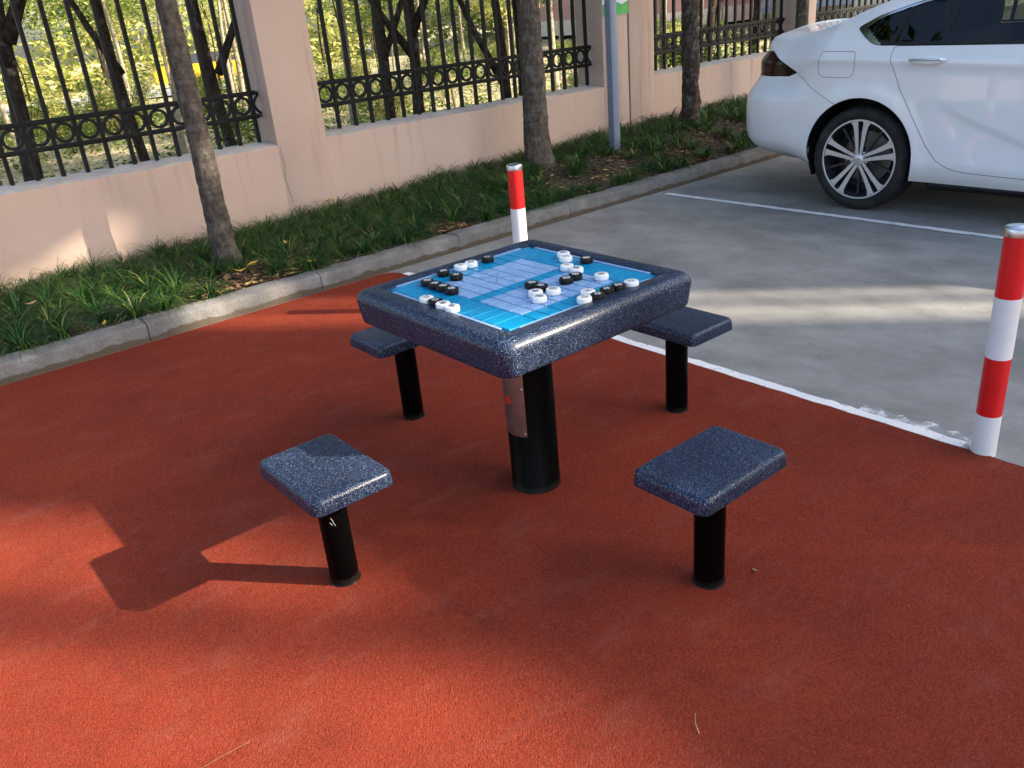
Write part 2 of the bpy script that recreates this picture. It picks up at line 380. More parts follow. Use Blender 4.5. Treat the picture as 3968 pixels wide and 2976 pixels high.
# painted lines with ragged edges
def line(name, x0, x1, y0, y1, step=.05, rag=.006):
    o = MB(); ys = []; y = y0
    while y < y1: ys.append(y); y += step*random.uniform(.6, 1.4)
    ys.append(y1)
    for y in ys:
        a, b = x0+random.uniform(-rag, rag), x1+random.uniform(-rag, rag)
        o.v += [(a, y, .004), (b, y, .004)]
    for i in range(len(ys)-1): o.f.append((2*i, 2*i+1, 2*i+3, 2*i+2))
    return tag(o.build(name, 'line'), kind='structure')
line('painted_line', rx+.004, rx+.058, 1.02, KERB_Y-.13)
line('painted_line', 5.262, 5.322, -1.5, KERB_Y-.10)
line('painted_line', rx+.02, rx+.07, -1.2, .80, rag=.012)
wp = line('worn_paint_patch', rx+.003, rx+.11, .96, 1.42, .03, .022); wp.location.z = -.0015; wp.data.materials.clear(); wp.data.materials.append(m_line(True))
# kerb stones, one by one
kerb = empty('kerb', (0, KERB_Y, 0)); kerb['kind'] = 'structure'
x = -4.13; K = 1.055
while x < 15:
    dz = random.uniform(-.003, .003); x1 = x+K
    prof = [(0, 0), (0, .088+dz), (.006, .099+dz), (.018, .105+dz), (.128, .106+dz), (.13, .0)]
    o = MB(); n = len(prof); cuts = [x+.0025+(K-.005)*i/12 for i in range(13)]
    for xi in cuts:
        for (py, pz) in prof:
            j = .0036 if 0 < pz else 0
            o.v.append((xi, KERB_Y+py+random.uniform(-j, j), pz+random.uniform(-j, j)*1.2))
    for i in range(12):
        for k in range(n-1): o.f.append((i*n+k, i*n+k+1, (i+1)*n+k+1, (i+1)*n+k)[::-1])
    o.f += [tuple(range(n)), tuple(range(12*n, 13*n))[::-1]]
    o.build('kerb_stone', 'kerb', kerb, ang=50); x = x1
MB().box(-4, 15, KERB_Y+.012, KERB_Y+.12, 0, .094).build('mortar', 'joint', kerb)
# planting bed
o = MB(); nx, ny = 190, 14
for i in range(nx+1):
    for j in range(ny+1):
        X = -4+19*i/nx; t = j/ny; Y = KERB_Y+.125+(WALL_Y+.05-KERB_Y-.125)*t
        zz = .088+(bed_z(X)-.09)*sstep(0, .45, t)+random.uniform(-.008, .008)*(1 if t > .05 else 0)
        for tx, ty in ((1.93, 5.4), (4.89, 5.6), (6.94, 5.6)):
            d = math.hypot(X-tx, Y-ty); zz += .035*max(0, 1-d/.4)
        o.v.append((X, Y, zz))
for i in range(nx):
    for j in range(ny): a = i*(ny+1)+j; o.f.append((a, a+ny+1, a+ny+2, a+1))
tag(o.build('planting_bed', 'soil', smooth=True), kind='structure')
# park floor beyond the wall, pale path far off
def parkz(x, y): return .02-.32*sstep(9, 26, y)+.06*math.sin(x*.7+y*.3)+.05*math.sin(y*.55-x*.2)
o = MB(); nx, ny = 70, 60
xs = [-40+130*(i/nx) for i in range(nx+1)]; ys = [WALL_Y+.35+90*(j/ny)**1.8 for j in range(ny+1)]
for X in xs:
    for Y in ys: o.v.append((X, Y, parkz(X, Y)*sstep(6.5, 9, Y)))
for i in range(nx):
    for j in range(ny): a = i*(ny+1)+j; o.f.append((a, a+ny+1, a+ny+2, a+1))
tag(o.build('park_ground', 'park', smooth=True), kind='structure')
o = MB()
for i in range(41):
    X = -30+46*i/40; yc = 30.5-.10*(X-6)+.6*math.sin(X*.2)
    o.v += [(X, yc-2.2, -.18), (X, yc+2.6, -.18)]
for i in range(40): o.f.append((2*i, 2*i+2, 2*i+3, 2*i+1))
tag(o.build('path', 'path'), kind='structure')

# ================================================================== BOUNDARY WALL
def wall_run(name, x0, x1, pillars, sill, label):
    r = empty(name, (x0, WALL_Y, 0), label, 'wall')
    # plinth with a sloped, slightly uneven sill
    o = MB(); n = max(4, int((x1-x0)/.12)); prof_n = 6
    for i in range(n+1):
        X = x0+(x1-x0)*i/n; j = random.uniform(-.003, .003)
        o.v += [(X, WALL_Y, -.1), (X, WALL_Y, sill-.006+j), (X, WALL_Y+.012, sill+j), (X, WALL_Y+.19, sill+.026+j*.5), (X, WALL_Y+.32, sill-.01), (X, WALL_Y+.32, -.1)]
    for i in range(n):
        for k in range(prof_n-1): a = i*prof_n+k; o.f.append((a, a+1, a+prof_n+1, a+prof_n)[::-1])
    o.f += [tuple(range(prof_n)), tuple(range(n*prof_n, (n+1)*prof_n))[::-1]]
    p = o.build('plinth', 'wall', r, ang=35)
    p.data.materials.append(M['sill'])
    for f in p.data.polygons:
        if f.normal.z > .5: f.material_index = 1
    for a, b in pillars:
        rbox(a, b, WALL_Y-.0035, WALL_Y+.36, -.1, 2.3, .008, 2).build('pillar', 'wall', r, ang=40)
        rbox(a-.05, b+.05, WALL_Y-.05, WALL_Y+.41, 2.3, 2.42, .02, 2).build('pillar_cap', 'wall', r, ang=40)
    return r
w1 = wall_run('boundary_wall', -5.2, 6.586, [(-4.19, -3.78), (-.715, -.305), (2.755, 3.167), (6.23, 6.585)], .70, 'long pink rendered boundary wall, left of the dark vertical joint by the blue post')
w2 = wall_run('boundary_wall', 6.606, 15.6, [(6.607, 6.97), (9.48, 9.89), (12.9, 13.31)], .728, 'pink rendered boundary wall running behind the white car, right of the vertical joint')
MB().box(6.580, 6.612, WALL_Y+.012, WALL_Y+.3, 0, 2.3).build('joint_filler', 'joint', w2, root=w2)
ck = [(2.775, .689), (2.770, .648), (2.778, .608), (2.781, .56), (2.779, .517), (2.766, .47), (2.767, .436), (2.774, .40), (2.776, .366), (2.786, .31), (2.793, .262)]
o = MB()
for i, (a, b) in enumerate(ck):
    w_ = .0016 if 0 < i < len(ck)-1 else .0006
    o.v += [(a-w_, WALL_Y-.0052, b), (a+w_, WALL_Y-.0052, b)]
for i in range(len(ck)-1): o.f.append((2*i, 2*i+1, 2*i+3, 2*i+2))
o.build('hairline_crack', 'joint', w1, root=w1)
# iron fence panels
BY = WALL_Y+.165
bar_me = MB().box(-.013, .013, -.013, .013, .70, 2.05).mesh('bar')
rg = MB(); n = 28
for k in range(n):
    a = 6.28319*k/n; c, s = math.cos(a), math.sin(a)
    for r_, y_ in ((.047, -.010), (.066, -.010), (.066, .010), (.047, .010)): rg.v.append((r_*c, y_, r_*s))
for k in range(n):
    q = (k+1) % n
    for i in range(4): rg.f.append((k*4+i, k*4+(i+1) % 4, q*4+(i+1) % 4, q*4+i))
ring_me = rg.mesh('ring', ang=40)
ball_me = MB().lathe([(0, -.011), (.008, -.008), (.011, 0), (.008, .008), (0, .011)], n=10).mesh('ball', smooth=True)
for me in (bar_me, ring_me, ball_me): me.materials.append(M['iron'])
def fence(x0, x1, n, dz, label, balls=False, m='iron'):
    r = empty('iron_fence_panel', (x0, BY, dz), label, 'fence', 'fence panels between the wall pillars')
    zb0, zb1, zt0, zt1 = .894, .924, 1.058, 1.090
    for a, b in ((zb0, zb1), (zt0, zt1), (1.92, 1.95)):
        o = MB().box(x0+.02, x1-.02, BY-.015, BY+.015, a+dz, b+dz); o.build('rail', m, r)
    for a, b in ((zb0+.008, zb1-.008), (zt0+.008, zt1-.008)):
        MB().box(x0+.004, x1-.004, BY-.022, BY+.022, a+dz, b+dz).build('rail_bead', m, r)
    step = (x1-x0-.11)/(n-1)
    for i in range(n):
        X = .055+i*step
        b = link('bar', bar_me, r); b.location = (X, 0, random.uniform(-.002, .002)); b.rotation_euler = (0, R(random.uniform(-.25, .25)), 0)
        if i < n-1:
            c = link('ring', ring_me, r); c.location = (X+step/2, 0, .992)
        if balls:
            for q in (-.036, .036):
                for zz in (.937, 1.047):
                    c = link('ball', ball_me, r); c.location = (X+q, 0, zz)
    # half-circle end scrolls
    for xe, sgn in ((x0, -1), (x1, 1)):
        o = MB(); pts = [(xe+sgn*(.004-.045*math.sin(math.pi*t)), BY, .922+dz+.14*t) for t in [i/10 for i in range(11)]]
        o.tube(pts, .010, 8); o.build('end_scroll', m, r, smooth=True)
    return r
fence(-.30, 2.75, 20, 0, 'black ring-band iron fence panel left of the nearest pink pillar')
fence(3.172, 6.225, 20, 0, 'black ring-band iron fence panel between the two nearest pink pillars')
fence(6.975, 9.475, 17, .012, 'black ring-band iron fence panel with small balls, above the planting behind the third tree', True)
fence(9.895, 12.895, 20, .02, 'sunlit iron fence panel behind the white car roof', True)
fence(-3.775, -.72, 20, 0, 'iron fence panel beyond the left end of the view')

# ================================================================== STREET TREES, POST, SIGN
def leaf_cloud(o, c, rad, n, size, flat=.75):
    for _ in range(n):
        while True:
            d = Vector((random.uniform(-1, 1), random.uniform(-1, 1), random.uniform(-1, 1)))
            if d.length <= 1: break
        p = Vector(c)+Vector((d.x*rad, d.y*rad, d.z*rad*flat))
        a = Vector((random.gauss(0, 1), random.gauss(0, 1), random.gauss(0, .5))).normalized()
        b = a.cross(Vector((random.gauss(0, 1), random.gauss(0, 1), random.gauss(0, 1)))).normalized()
        s = size*random.uniform(.6, 1.3)
        o.add([p-a*s, p+b*s*.38+a*s*.1, p+a*s, p-b*s*.38+a*s*.1], [(0, 1, 2, 3)])
from mathutils import noise as mnoise
def trunk_mesh(pts, rad, n=18, jit=.03, sub=6, rough=0):
    P = []; Q = []
    for i in range(len(pts)-1):
        for k in range(sub):
            t = k/sub; P.append(tuple(pts[i][j]*(1-t)+pts[i+1][j]*t for j in range(3))); Q.append((rad[i]*(1-t)+rad[i+1]*t)*random.uniform(.985, 1.02))
    P.append(tuple(pts[-1])); Q.append(rad[-1])
    o = MB().tube(P, Q, n, True, jit)
    if rough:
        for i, p in enumerate(P):
            c = Vector(p)
            for k in range(n):
                v = Vector(o.v[i*n+k]); d = v-c
                f = 1+rough*(mnoise.noise(v*Vector((9, 9, 5)))+.55*mnoise.noise(v*26)+.35*mnoise.noise(v*Vector((50, 50, 22))))
                o.v[i*n+k] = tuple(c+d*f)
    return o
def street_tree(x, y, zb, rad, top, label, seed, rough=.09):
    random.seed(seed)
    r = empty('street_tree', (x, y, zb), label, 'tree', 'street trees in the planting bed')
    zs = [zb-.05, zb+.04, zb+.12, zb+.35, .8, 1.25, 1.7, 2.4, top]
    rr = [rad*1.45, rad*1.28, rad*1.1, rad*1.0, rad*.93, rad*.88, rad*.80, rad*.72, rad*.55]
    pts = [(x+random.uniform(-.006, .006), y+random.uniform(-.006, .006), z) for z in zs]
    trunk_mesh(pts, rr, 30, .008, 12, rough).build('trunk', 'bark' if seed != 13 else 'barkr', r, smooth=True)
    cr = MB()
    for i in range(9):
        a = i*2.4+random.random(); L = random.uniform(.9, 1.9); z0 = random.uniform(top*.72, top)
        e = (x+L*math.cos(a), y+L*math.sin(a), z0+L*random.uniform(.5, 1.1))
        m_ = tuple((p+q)/2 for p, q in zip((x, y, z0), e)); m_ = (m_[0], m_[1], m_[2]+.12)
        MB().tube([(x, y, z0), m_, e], [rad*.4, rad*.25, rad*.1], 7).build('branch', 'bark', r, smooth=True)
        leaf_cloud(cr, e, .95, 620, .085)
        leaf_cloud(cr, tuple(p*.5+q*.5 for p, q in zip(e, (x, y, top+1.4))), .9, 420, .085)
    leaf_cloud(cr, (x, y, top+1.8), 1.2, 900, .085)
    cr.build('crown', 'leafd', r)
street_tree(1.935, 5.40, .10, .074, 3.2, 'slim grey tree trunk nearest the left, standing alone among grass', 11)
street_tree(4.885, 5.60, .19, .108, 3.4, 'grey tree trunk behind the rear red and white bollard', 12)
street_tree(6.925, 5.60, .25, .088, 3.1, 'dark rough tree trunk between the blue post and the white car', 13, .22)
street_tree(8.82, 5.60, .27, .076, 3.3, 'grey tree trunk rising behind the white car boot', 14)
random.seed(21)
pr = empty('steel_post', (5.63, 5.40, .15), 'square blue grey steel post standing in the grass before the pillar', 'post')
rbox(5.590, 5.668, 5.368, 5.436, .05, 3.2, .004, 2).build('shaft', 'post', pr, ang=40)
rbox(5.58, 5.678, 5.358, 5.446, 3.2, 3.22, .004, 2).build('cap', 'post', pr, ang=40)
sg = empty('wall_sign', (6.40, WALL_Y-.01, 1.35), 'white and green sign fixed on pillar behind the blue post', 'sign')
MB().box(6.236, 6.585, WALL_Y-.016, WALL_Y-.006, 1.335, 1.95).build('panel', 'signw', sg)
pts = [(6.238+.345*i/16, 1.428+.012*math.sin(i*.9)+.010*(i/16)) for i in range(17)]
o = MB(); o.v = [(a, WALL_Y-.018, 1.3375) for a, b in pts]+[(a, WALL_Y-.018, b) for a, b in pts]; o.f = [(i, i+1, 18+i, 17+i) for i in range(16)]
o.build('green_band', 'signg', sg)

# ================================================================== GRASS, LITTER
random.seed(31)
gm = MB()
TR = ((1.93, 5.4, .16), (4.89, 5.6, .2), (6.94, 5.6, .17), (5.62, 5.4, .02))
def clump(cx, cy, cz, n, L, w):
    la, lm = random.uniform(0, 6.28), random.uniform(0, .35)
    for _ in range(n):
        a = random.uniform(0, 6.283); l = L*random.uniform(.55, 1.15)
        th = R(random.triangular(15, 88, 62)); th1 = th-R(random.uniform(85, 155)); S = 5
        dx, dy = math.cos(a)+lm*math.cos(la), math.sin(a)+lm*math.sin(la); q = math.hypot(dx, dy); dx /= q; dy /= q
        px, py = -dy*w, dx*w; rb = random.uniform(0, .04)
        x_, y_, z_ = cx+dx*rb, cy+dy*rb, cz; n0 = len(gm.v)
        for k in range(S+1):
            t = k/S; ww = 1-.85*t**1.5; gm.v += [(x_-px*ww, y_-py*ww, z_), (x_+px*ww, y_+py*ww, z_)]
            e = th+(th1-th)*t; x_ += dx*math.cos(e)*l/S; y_ += dy*math.cos(e)*l/S; z_ = max(z_+math.sin(e)*l/S, cz+.004)
        for k in range(S): gm.f.append((n0+2*k, n0+2*k+1, n0+2*k+3, n0+2*k+2))
BARE = ((2.28, 5.20, .33), (1.72, 5.0, .24), (2.0, 4.98, .22), (4.70, 5.25, .42), (5.25, 5.20, .34), (4.35, 5.05, .2), (6.45, 5.15, .34), (7.25, 5.1, .36), (6.05, 4.95, .16), (3.35, 4.85, .12))
CL = []
for i in range(9000):
    X = random.uniform(-.4, 10.5); Y = random.uniform(KERB_Y+.20, WALL_Y-.02)
    if any(math.hypot(X-a, Y-b) < c for a, b, c in TR): continue
    bare = any(math.hypot(X-a, Y-b) < c for a, b, c in BARE)
    if bare and random.random() < .985: continue
    dmin = .140
    if any(abs(X-a) < dmin and math.hypot(X-a, Y-b) < dmin for a, b in CL): continue
    CL.append((X, Y)); far = X > 5.2
    t = (Y-KERB_Y-.125)/(WALL_Y-KERB_Y-.075); z = .09+(bed_z(X)-.09)*sstep(0, .45, t)
    clump(X, Y, z, random.randint(80, 115) if far else random.randint(140, 190), random.uniform(.18, .29), .0034 if far else .0024)
tag(gm.build('lily_grass', 'grass'), 'dark green tufts of grassy ground cover in the planting bed', 'grass', kind='stuff')
def leaf_at(o, x, y, z, s, curl=.3):
    a = random.uniform(0, 6.28); dx, dy = math.cos(a)*s, math.sin(a)*s; px, py = -dy*.45, dx*.45
    h = s*curl
    o.add([(x-dx, y-dy, z+h*random.random()), (x+px, y+py, z+h*random.random()), (x+dx, y+dy, z+h), (x-px, y-py, z+h*random.random()), (x, y, z)],
          [(0, 4, 1), (1, 4, 2), (2, 4, 3), (3, 4, 0)])
lt = MB()
for i in range(4200):
    if random.random() < .72:
        a, b, c = random.choice(BARE); ang = random.uniform(0, 6.28); q = c*math.sqrt(random.random())*1.15; X, Y = a+q*math.cos(ang), b+q*math.sin(ang)
    else: X, Y = random.uniform(-.4, 9.5), random.uniform(KERB_Y+.14, WALL_Y-.02)
    if not KERB_Y+.14 < Y < WALL_Y-.02: continue
    t = (Y-KERB_Y-.125)/(WALL_Y-KERB_Y-.075); z = .092+(bed_z(X)-.09)*sstep(0, .45, t)+random.uniform(.004, .02)
    leaf_at(lt, X, Y, z, random.uniform(.010, .034), .45)
tag(lt.build('leaf_litter', 'litter'), 'brown fallen leaves and bark bits on the bed soil', 'leaves', kind='stuff')
for (X, Y, Z, s, mm, lab) in ((.98, 4.79, .115, .030, 'yleaf', 'bright yellow leaf on the back edge of the kerb'), (1.16, 4.80, .112, .014, 'tleaf', 'small pale leaf on the kerb beside the bright yellow leaf'),
        (.55, 4.78, .112, .018, 'tleaf', 'small yellowish leaf on kerb near the left picture edge'), (1.83, 4.92, .17, .045, 'yleaf', 'large yellow leaf by the kerb below the nearest tree'),
        (1.93, 4.95, .18, .038, 'yleaf', 'yellow leaf leaning up beside the large yellow leaf'), (2.33, 5.32, .17, .032, 'yleaf', 'round yellow leaf lying right of the nearest trunk'),
        (.72, 5.15, .22, .04, 'tleaf', 'tan leaf caught on the grass at the far left'), (1.35, 5.55, .24, .05, 'tleaf', 'long tan leaf on the grass left of the nearest tree'),
        (2.27, 4.84, .13, .04, 'yleaf', 'narrow yellow leaf at the kerb right of the nearest tree'), (3.05, 5.95, .24, .04, 'yleaf', 'yellow leaf high on the grass by the wall'),
        (.62, 5.85, .24, .05, 'yleaf', 'yellow leaf on the grass in the left corner by the wall')):
    o = MB(); leaf_at(o, 0, 0, 0, s, .5); p = o.build('fallen_leaf', mm); p.location = (X, Y, Z); tag(p, lab, 'leaf', 'larger leaves on the bed and kerb')
# pale chips and crumbs on the rubber
random.seed(41); ch = MB()
for i in range(110):
    X, Y = random.uniform(-.6, 2.6), random.uniform(.3, 4.4); s = random.uniform(.0008, .0020)
    leaf_at(ch, X, Y, .0105, s, .6)
tag(ch.build('pale_crumbs', 'chip'), 'tiny pale crumbs scattered on the red rubber', 'debris', kind='stuff')
o = MB(); leaf_at(o, 0, 0, 0, .013, .7); p = o.build('leaf_scrap', 'tleaf'); p.location = (1.66, 1.11, .011); tag(p, 'tan leaf scrap on red rubber right of the front right stool', 'leaf')
o = MB().tube([(0, 0, 0), (.05, .03, .006), (.13, .07, .004), (.19, .13, .002)], .0006, 5); p = o.build('twig', 'litter'); p.location = (.36, 1.56, .012); p.rotation_euler = (0, 0, R(150)); tag(p, 'thin dry stalk on the sunlit rubber at the front left', 'twig')
o = MB().tube([(0, 0, 0), (.012, .02, .006), (.03, .035, .012)], .0012, 5); p = o.build('twig', 'tleaf'); p.location = (1.10, .86, .012); tag(p, 'short pale twig near the bottom picture edge', 'twig')

# ================================================================== BOLLARDS
def bollard(x, y, label):
    r = empty('bollard', (x, y, 0), label, 'bollard', 'red and white bollards')
    q = .0385
    prof = [(0, 0), (q, 0), (q, .15)]
    MB().lathe([(q, 0), (q, .15)], (x, y, 0), 40).build('white_band', 'white', r, smooth=True)
    MB().lathe([(q, .15), (q, .352)], (x, y, 0), 40).build('red_band', 'red', r, smooth=True)
    MB().lathe([(q, .352), (q, .553)], (x, y, 0), 40).build('white_band', 'white', r, smooth=True)
    MB().lathe([(q, .553), (q, .75)], (x, y, 0), 40).build('red_band', 'red', r, smooth=True)
    MB().lathe([(q+.0005, .745), (q+.002, .746), (q+.002, .768), (q, .7725), (q-.004, .7745), (0, .776)], (x, y, 0), 40).build('cap', 'cap', r, ang=40)
bollard(2.715, .955, 'red and white banded bollard at the right picture edge beside red paving')
bollard(2.735, 3.325, 'red and white bollard behind the far corner of the chess table')

# ================================================================== CHESS TABLE
TX, TY = 1.572, 1.930
ZT = .727
tb = empty('chess_table', (TX, TY, .01), 'square speckled navy chess table with inset blue board on black post', 'table')
# top: bevelled slab with recess
def slab(cx, cy, hx, hy, z0, z1, cr, er, bot, rec=None):
    """rounded-corner slab: plan corner radius cr, top edge radius er, underside chamfer bot, optional recess (hx,hy,depth)"""
    def ring(ax, ay, r, z, n=8):
        out = []
        for (sx, sy, a0) in ((1, 1, 0), (-1, 1, 90), (-1, -1, 180), (1, -1, 270)):
            for k in range(n+1):
                a = R(a0+90*k/n); out.append((cx+sx*(ax-r)+r*math.cos(a), cy+sy*(ay-r)+r*math.sin(a), z))
        return out
    tap = .008 if rec else 0
    rings = [ring(hx-tap-bot*1.3, hy-tap-bot*1.3, max(.004, cr-bot*1.0), z0)]
    for k in range(5):
        a = R(90*k/4); rings.append(ring(hx-tap-bot*(1-math.sin(a)), hy-tap-bot*(1-math.sin(a)), max(.005, cr-bot*.3), z0+bot*(1-math.cos(a))))
    for k in range(8):
        a = R(90*k/7); d = er*(1-math.cos(a)); rings.append(ring(hx-d, hy-d, max(.006, cr-d*.6), z1-er+er*math.sin(a)))
    if rec:
        a, b, dep = rec
        rings += [ring(a+.006, b+.006, .012, z1+.0002), ring(a+.001, b+.001, .008, z1-.002), ring(a, b, .008, z1-dep)]
    o = MB(); n = len(rings[0])
    for g in rings: o.v += g
    for i in range(len(rings)-1):
        for k in range(n): o.f.append((i*n+k, i*n+(k+1) % n, (i+1)*n+(k+1) % n, (i+1)*n+k))
    o.f += [tuple(range(n))[::-1], tuple(range((len(rings)-1)*n, len(rings)*n))]
    return o
BHX, BHY = .304, .309
slab(TX, TY, .381, .381, .620, ZT, .045, .032, .014, (BHX, BHY, .009)).build('table_top', 'speckle', tb, ang=50)
PR = .0815
MB().lathe([(PR+.002, 0.0), (PR+.002, .012), (PR, .014), (PR, .63)], (TX, TY, 0), 48).build('post', 'black', tb, smooth=True)
MB().box(TX-.16, TX+.16, TY-.16, TY+.16, .611, .6205).build('mounting_plate', 'black', tb)
# board: base, border strips, tiles
bz = ZT-.0088
board = rbox(TX-BHX+.001, TX+BHX-.001, TY-BHY+.001, TY+BHY-.001, bz-.004, bz, .001, 1).build('board', 'tilebase', tb)
def tile(x0, x1, y0, y1, m, nm='tile', h=.0032):
    g_ = .0023 if m == 'tilel' else .0019
    b = MB(); z0, z1 = bz+.0002, bz+h; e = .0010
    x0 += g_; x1 -= g_; y0 += g_; y1 -= g_
    b.v = [(x0, y0, z0), (x1, y0, z0), (x1, y1, z0), (x0, y1, z0), (x0+e, y0+e, z1), (x1-e, y0+e, z1), (x1-e, y1-e, z1), (x0+e, y1-e, z1)]
    b.f = [(4, 5, 6, 7), (0, 1, 5, 4), (1, 2, 6, 5), (2, 3, 7, 6), (3, 0, 4, 7)]
    return b.build(nm, m, board, root=tb)
CX, CYL = .0465, .0475
gx0 = 1.568-4*CX; gy0 = 1.918-4.5*CYL
fx0, fx1, fy0, fy1 = TX-BHX+.016, TX+BHX-.016, TY-BHY+.016, TY+BHY-.016
xsb = [gx0+i*CX for i in range(9)]; ysb = [gy0+i*CYL for i in range(10)]
for i in range(8):
    for j in range(9): tile(xsb[i], xsb[i+1], ysb[j], ysb[j+1], 'tileb' if j == 4 else 'tilel')
    tile(xsb[i], xsb[i+1], fy0, ysb[0], 'tileb'); tile(xsb[i], xsb[i+1], ysb[9], fy1, 'tileb')
for (a, b) in ((fx0, xsb[0]), (xsb[8], fx1)):
    ys_ = [fy0]+ysb+[fy1]
    for j in range(len(ys_)-1): tile(a, b, ys_[j], ys_[j+1], 'tileb')
for s in (-1, 1):
    x = TX+s*(BHX-.0075); MB().box(x-.0055, x+.0055, TY-BHY+.045, TY+BHY-.045, bz+.0002, bz+.0042).build('border_strip', 'tilel', board, root=tb)
    y = TY+s*(BHY-.0075); MB().box(TX-BHX+.045, TX+BHX-.045, y-.0055, y+.0055, bz+.0002, bz+.0042).build('border_strip', 'tilel', board, root=tb)
for (ya, yb) in ((ysb[1], ysb[3]), (ysb[6], ysb[8])):      # palace diagonals
    for d in (-1, 1):
        xa, xb = xsb[3]+.004, xsb[5]-.004
        if d < 0: xa, xb = xb, xa
        v = Vector((xb-xa, yb-ya, 0)).normalized().cross(Vector((0, 0, 1)))*.0007
        MB().add([(xa-v.x, ya-v.y, bz+.0036), (xa+v.x, ya+v.y, bz+.0036), (xb+v.x, yb+v.y, bz+.0036), (xb-v.x, yb-v.y, bz+.0036)], [(0, 1, 2, 3)]).build('palace_line', 'etch', board, root=tb)
# name plate on the post (curved steel sheet with rivets and a red label)
def curved(name, a0, a1, z0, z1, rad, m, parent, nseg=14, cx=TX, cy=TY, skew=0):
    o = MB()
    for i in range(nseg+1):
        a = R(a0+(a1-a0)*i/nseg)
        for q, zz in ((rad, z0), (rad, z1), (rad-.0015, z1), (rad-.0015, z0)): o.v.append((cx+q*math.cos(a), cy+q*math.sin(a), zz))
    for i in range(nseg):
        for k in range(4): o.f.append((i*4+k, (i+1)*4+k, (i+1)*4+(k+1) % 4, i*4+(k+1) % 4))
    o.f += [(0, 1, 2, 3), (nseg*4+3, nseg*4+2, nseg*4+1, nseg*4)]
    return o.build(name, m, parent, ang=30, root=tb)
pl = curved('name_plate', 128, 219, .225, .56, PR+.0025, 'steel', tb)
curved('plate_label', 166, 181, .336, .360, PR+.0033, 'red', pl)
for a in (215, 133):
    for zz in (.236, .395, .55):
        c = R(a); px, py = TX+(PR+.003)*math.cos(c), TY+(PR+.003)*math.sin(c)
        MB().lathe([(.0045, 0), (.004, .0015), (0, .002)], n=10).mesh('x')
        o = MB(); nrm = Vector((math.cos(c), math.sin(c), 0)); t1 = Vector((-nrm.y, nrm.x, 0))
        o.v = [(Vector((px, py, zz))+(t1*math.cos(k*.6283)+Vector((0, 0, 1))*math.sin(k*.6283))*.0042).to_tuple() for k in range(10)]+[(Vector((px, py, zz))+nrm*.002).to_tuple()]
        o.f = [(k, (k+1) % 10, 10) for k in range(10)]; o.build('rivet', 'cap', pl, smooth=True, root=tb)
# ================================================================== STOOLS
def stool(x, y, long_x, label, scr=False):
    r = empty('stool', (x, y, .01), label, 'stool', 'speckled stools around the chess table')
    hx, hy = (.173, .120) if long_x else (.120, .173)
    s = slab(x, y, hx, hy, .347, .392, .026, .014, .004)
    o = MB(); o.v = [(x+(a-x)*(1+.018*(.38-c)/.03), y+(b-y)*(1+.012*(.38-c)/.03), c-(.004*max(0, 1-((a-x)/hx)**2)*max(0, 1-((b-y)/hy)**2) if c > .39 else 0)) for a, b, c in s.v]; o.f = s.f
    o.build('seat', 'speckle', r, ang=50)
    q = .0420
    MB().lathe([(q, 0), (q, .348)], (x, y, 0), 36).build('leg', 'black', r, smooth=True)
    MB().lathe([(q+.0045, .009), (q+.003, .0125), (q, .014)], (x, y, 0), 30).build('sealant_ring', 'black', r, smooth=True)
    if scr:
        for k, (da, zz, L) in enumerate(((0, .262, .008), (4, .238, .012), (9, .225, .016), (-2, .225, .010))):
            a = R(232+da)
            p = [(x+(q+.0006)*math.cos(a+R(t*8)), y+(q+.0006)*math.sin(a+R(t*8)), zz+L*(.5-t)) for t in (0, .5, 1)]
            MB().tube(p, .0011, 5).build('scratch', 'scuff', r)
stool(.830, 1.945, False, 'stool half in sunlight at the front left of the table', True)
stool(1.545, 1.180, True, 'stool in shade at the front right, nearest the camera', False)
stool(1.580, 2.695, True, 'stool partly hidden behind the left corner of the table')
stool(2.310, 1.930, False, 'stool behind the table beside the white painted line')

# ================================================================== CHESS PIECES
pr_, ph = .0218, .0175
def piece_mesh():
    o = MB(); n = 36; prof = [(.0, 0), (.90, 0), (1, .12), (1, .82), (.95, .96), (.88, 1.0), (.5, 1.0), (0, 1.0)]
    for r_, h in prof:
        for k in range(n):
            a = 6.28319*k/n; notch = 1-.07*math.exp(-((((a+math.pi) % 6.28319)-math.pi)/.10)**2) if r_ > .7 else 1
            o.v.append((pr_*r_*notch*math.cos(a), pr_*r_*notch*math.sin(a), ph*h))
    for i in range(len(prof)-1):
        for k in range(n): o.f.append((i*n+k, i*n+(k+1) % n, (i+1)*n+(k+1) % n, (i+1)*n+k))
    return o.mesh('disc', ang=35)
disc = {'w': piece_mesh(), 'k': piece_mesh()}
disc['w'].materials.append(M['pw']); disc['k'].materials.append(M['pk'])
glyphs = {}
def glyph(ch):
    if ch not in glyphs:
        cu = bpy.data.curves.new('t', 'FONT'); cu.body = ch; cu.size = .0245; cu.align_x = 'CENTER'; cu.align_y = 'CENTER'; cu.resolution_u = 2; cu.offset = .00012
        ob = bpy.data.objects.new('t', cu); COL.objects.link(ob); bpy.context.view_layer.update()
        me = bpy.data.meshes.new_from_object(ob.evaluated_get(bpy.context.evaluated_depsgraph_get()))
        bpy.data.objects.remove(ob); bpy.data.curves.remove(cu)
        if len(me.vertices):
            xs = [v.co.x for v in me.vertices]; ys = [v.co.y for v in me.vertices]; cx, cy = (min(xs)+max(xs))/2, (min(ys)+max(ys))/2
            for v in me.vertices: v.co.x -= cx; v.co.y -= cy; v.co.z = 0
        glyphs[ch] = me
    return glyphs[ch].copy()
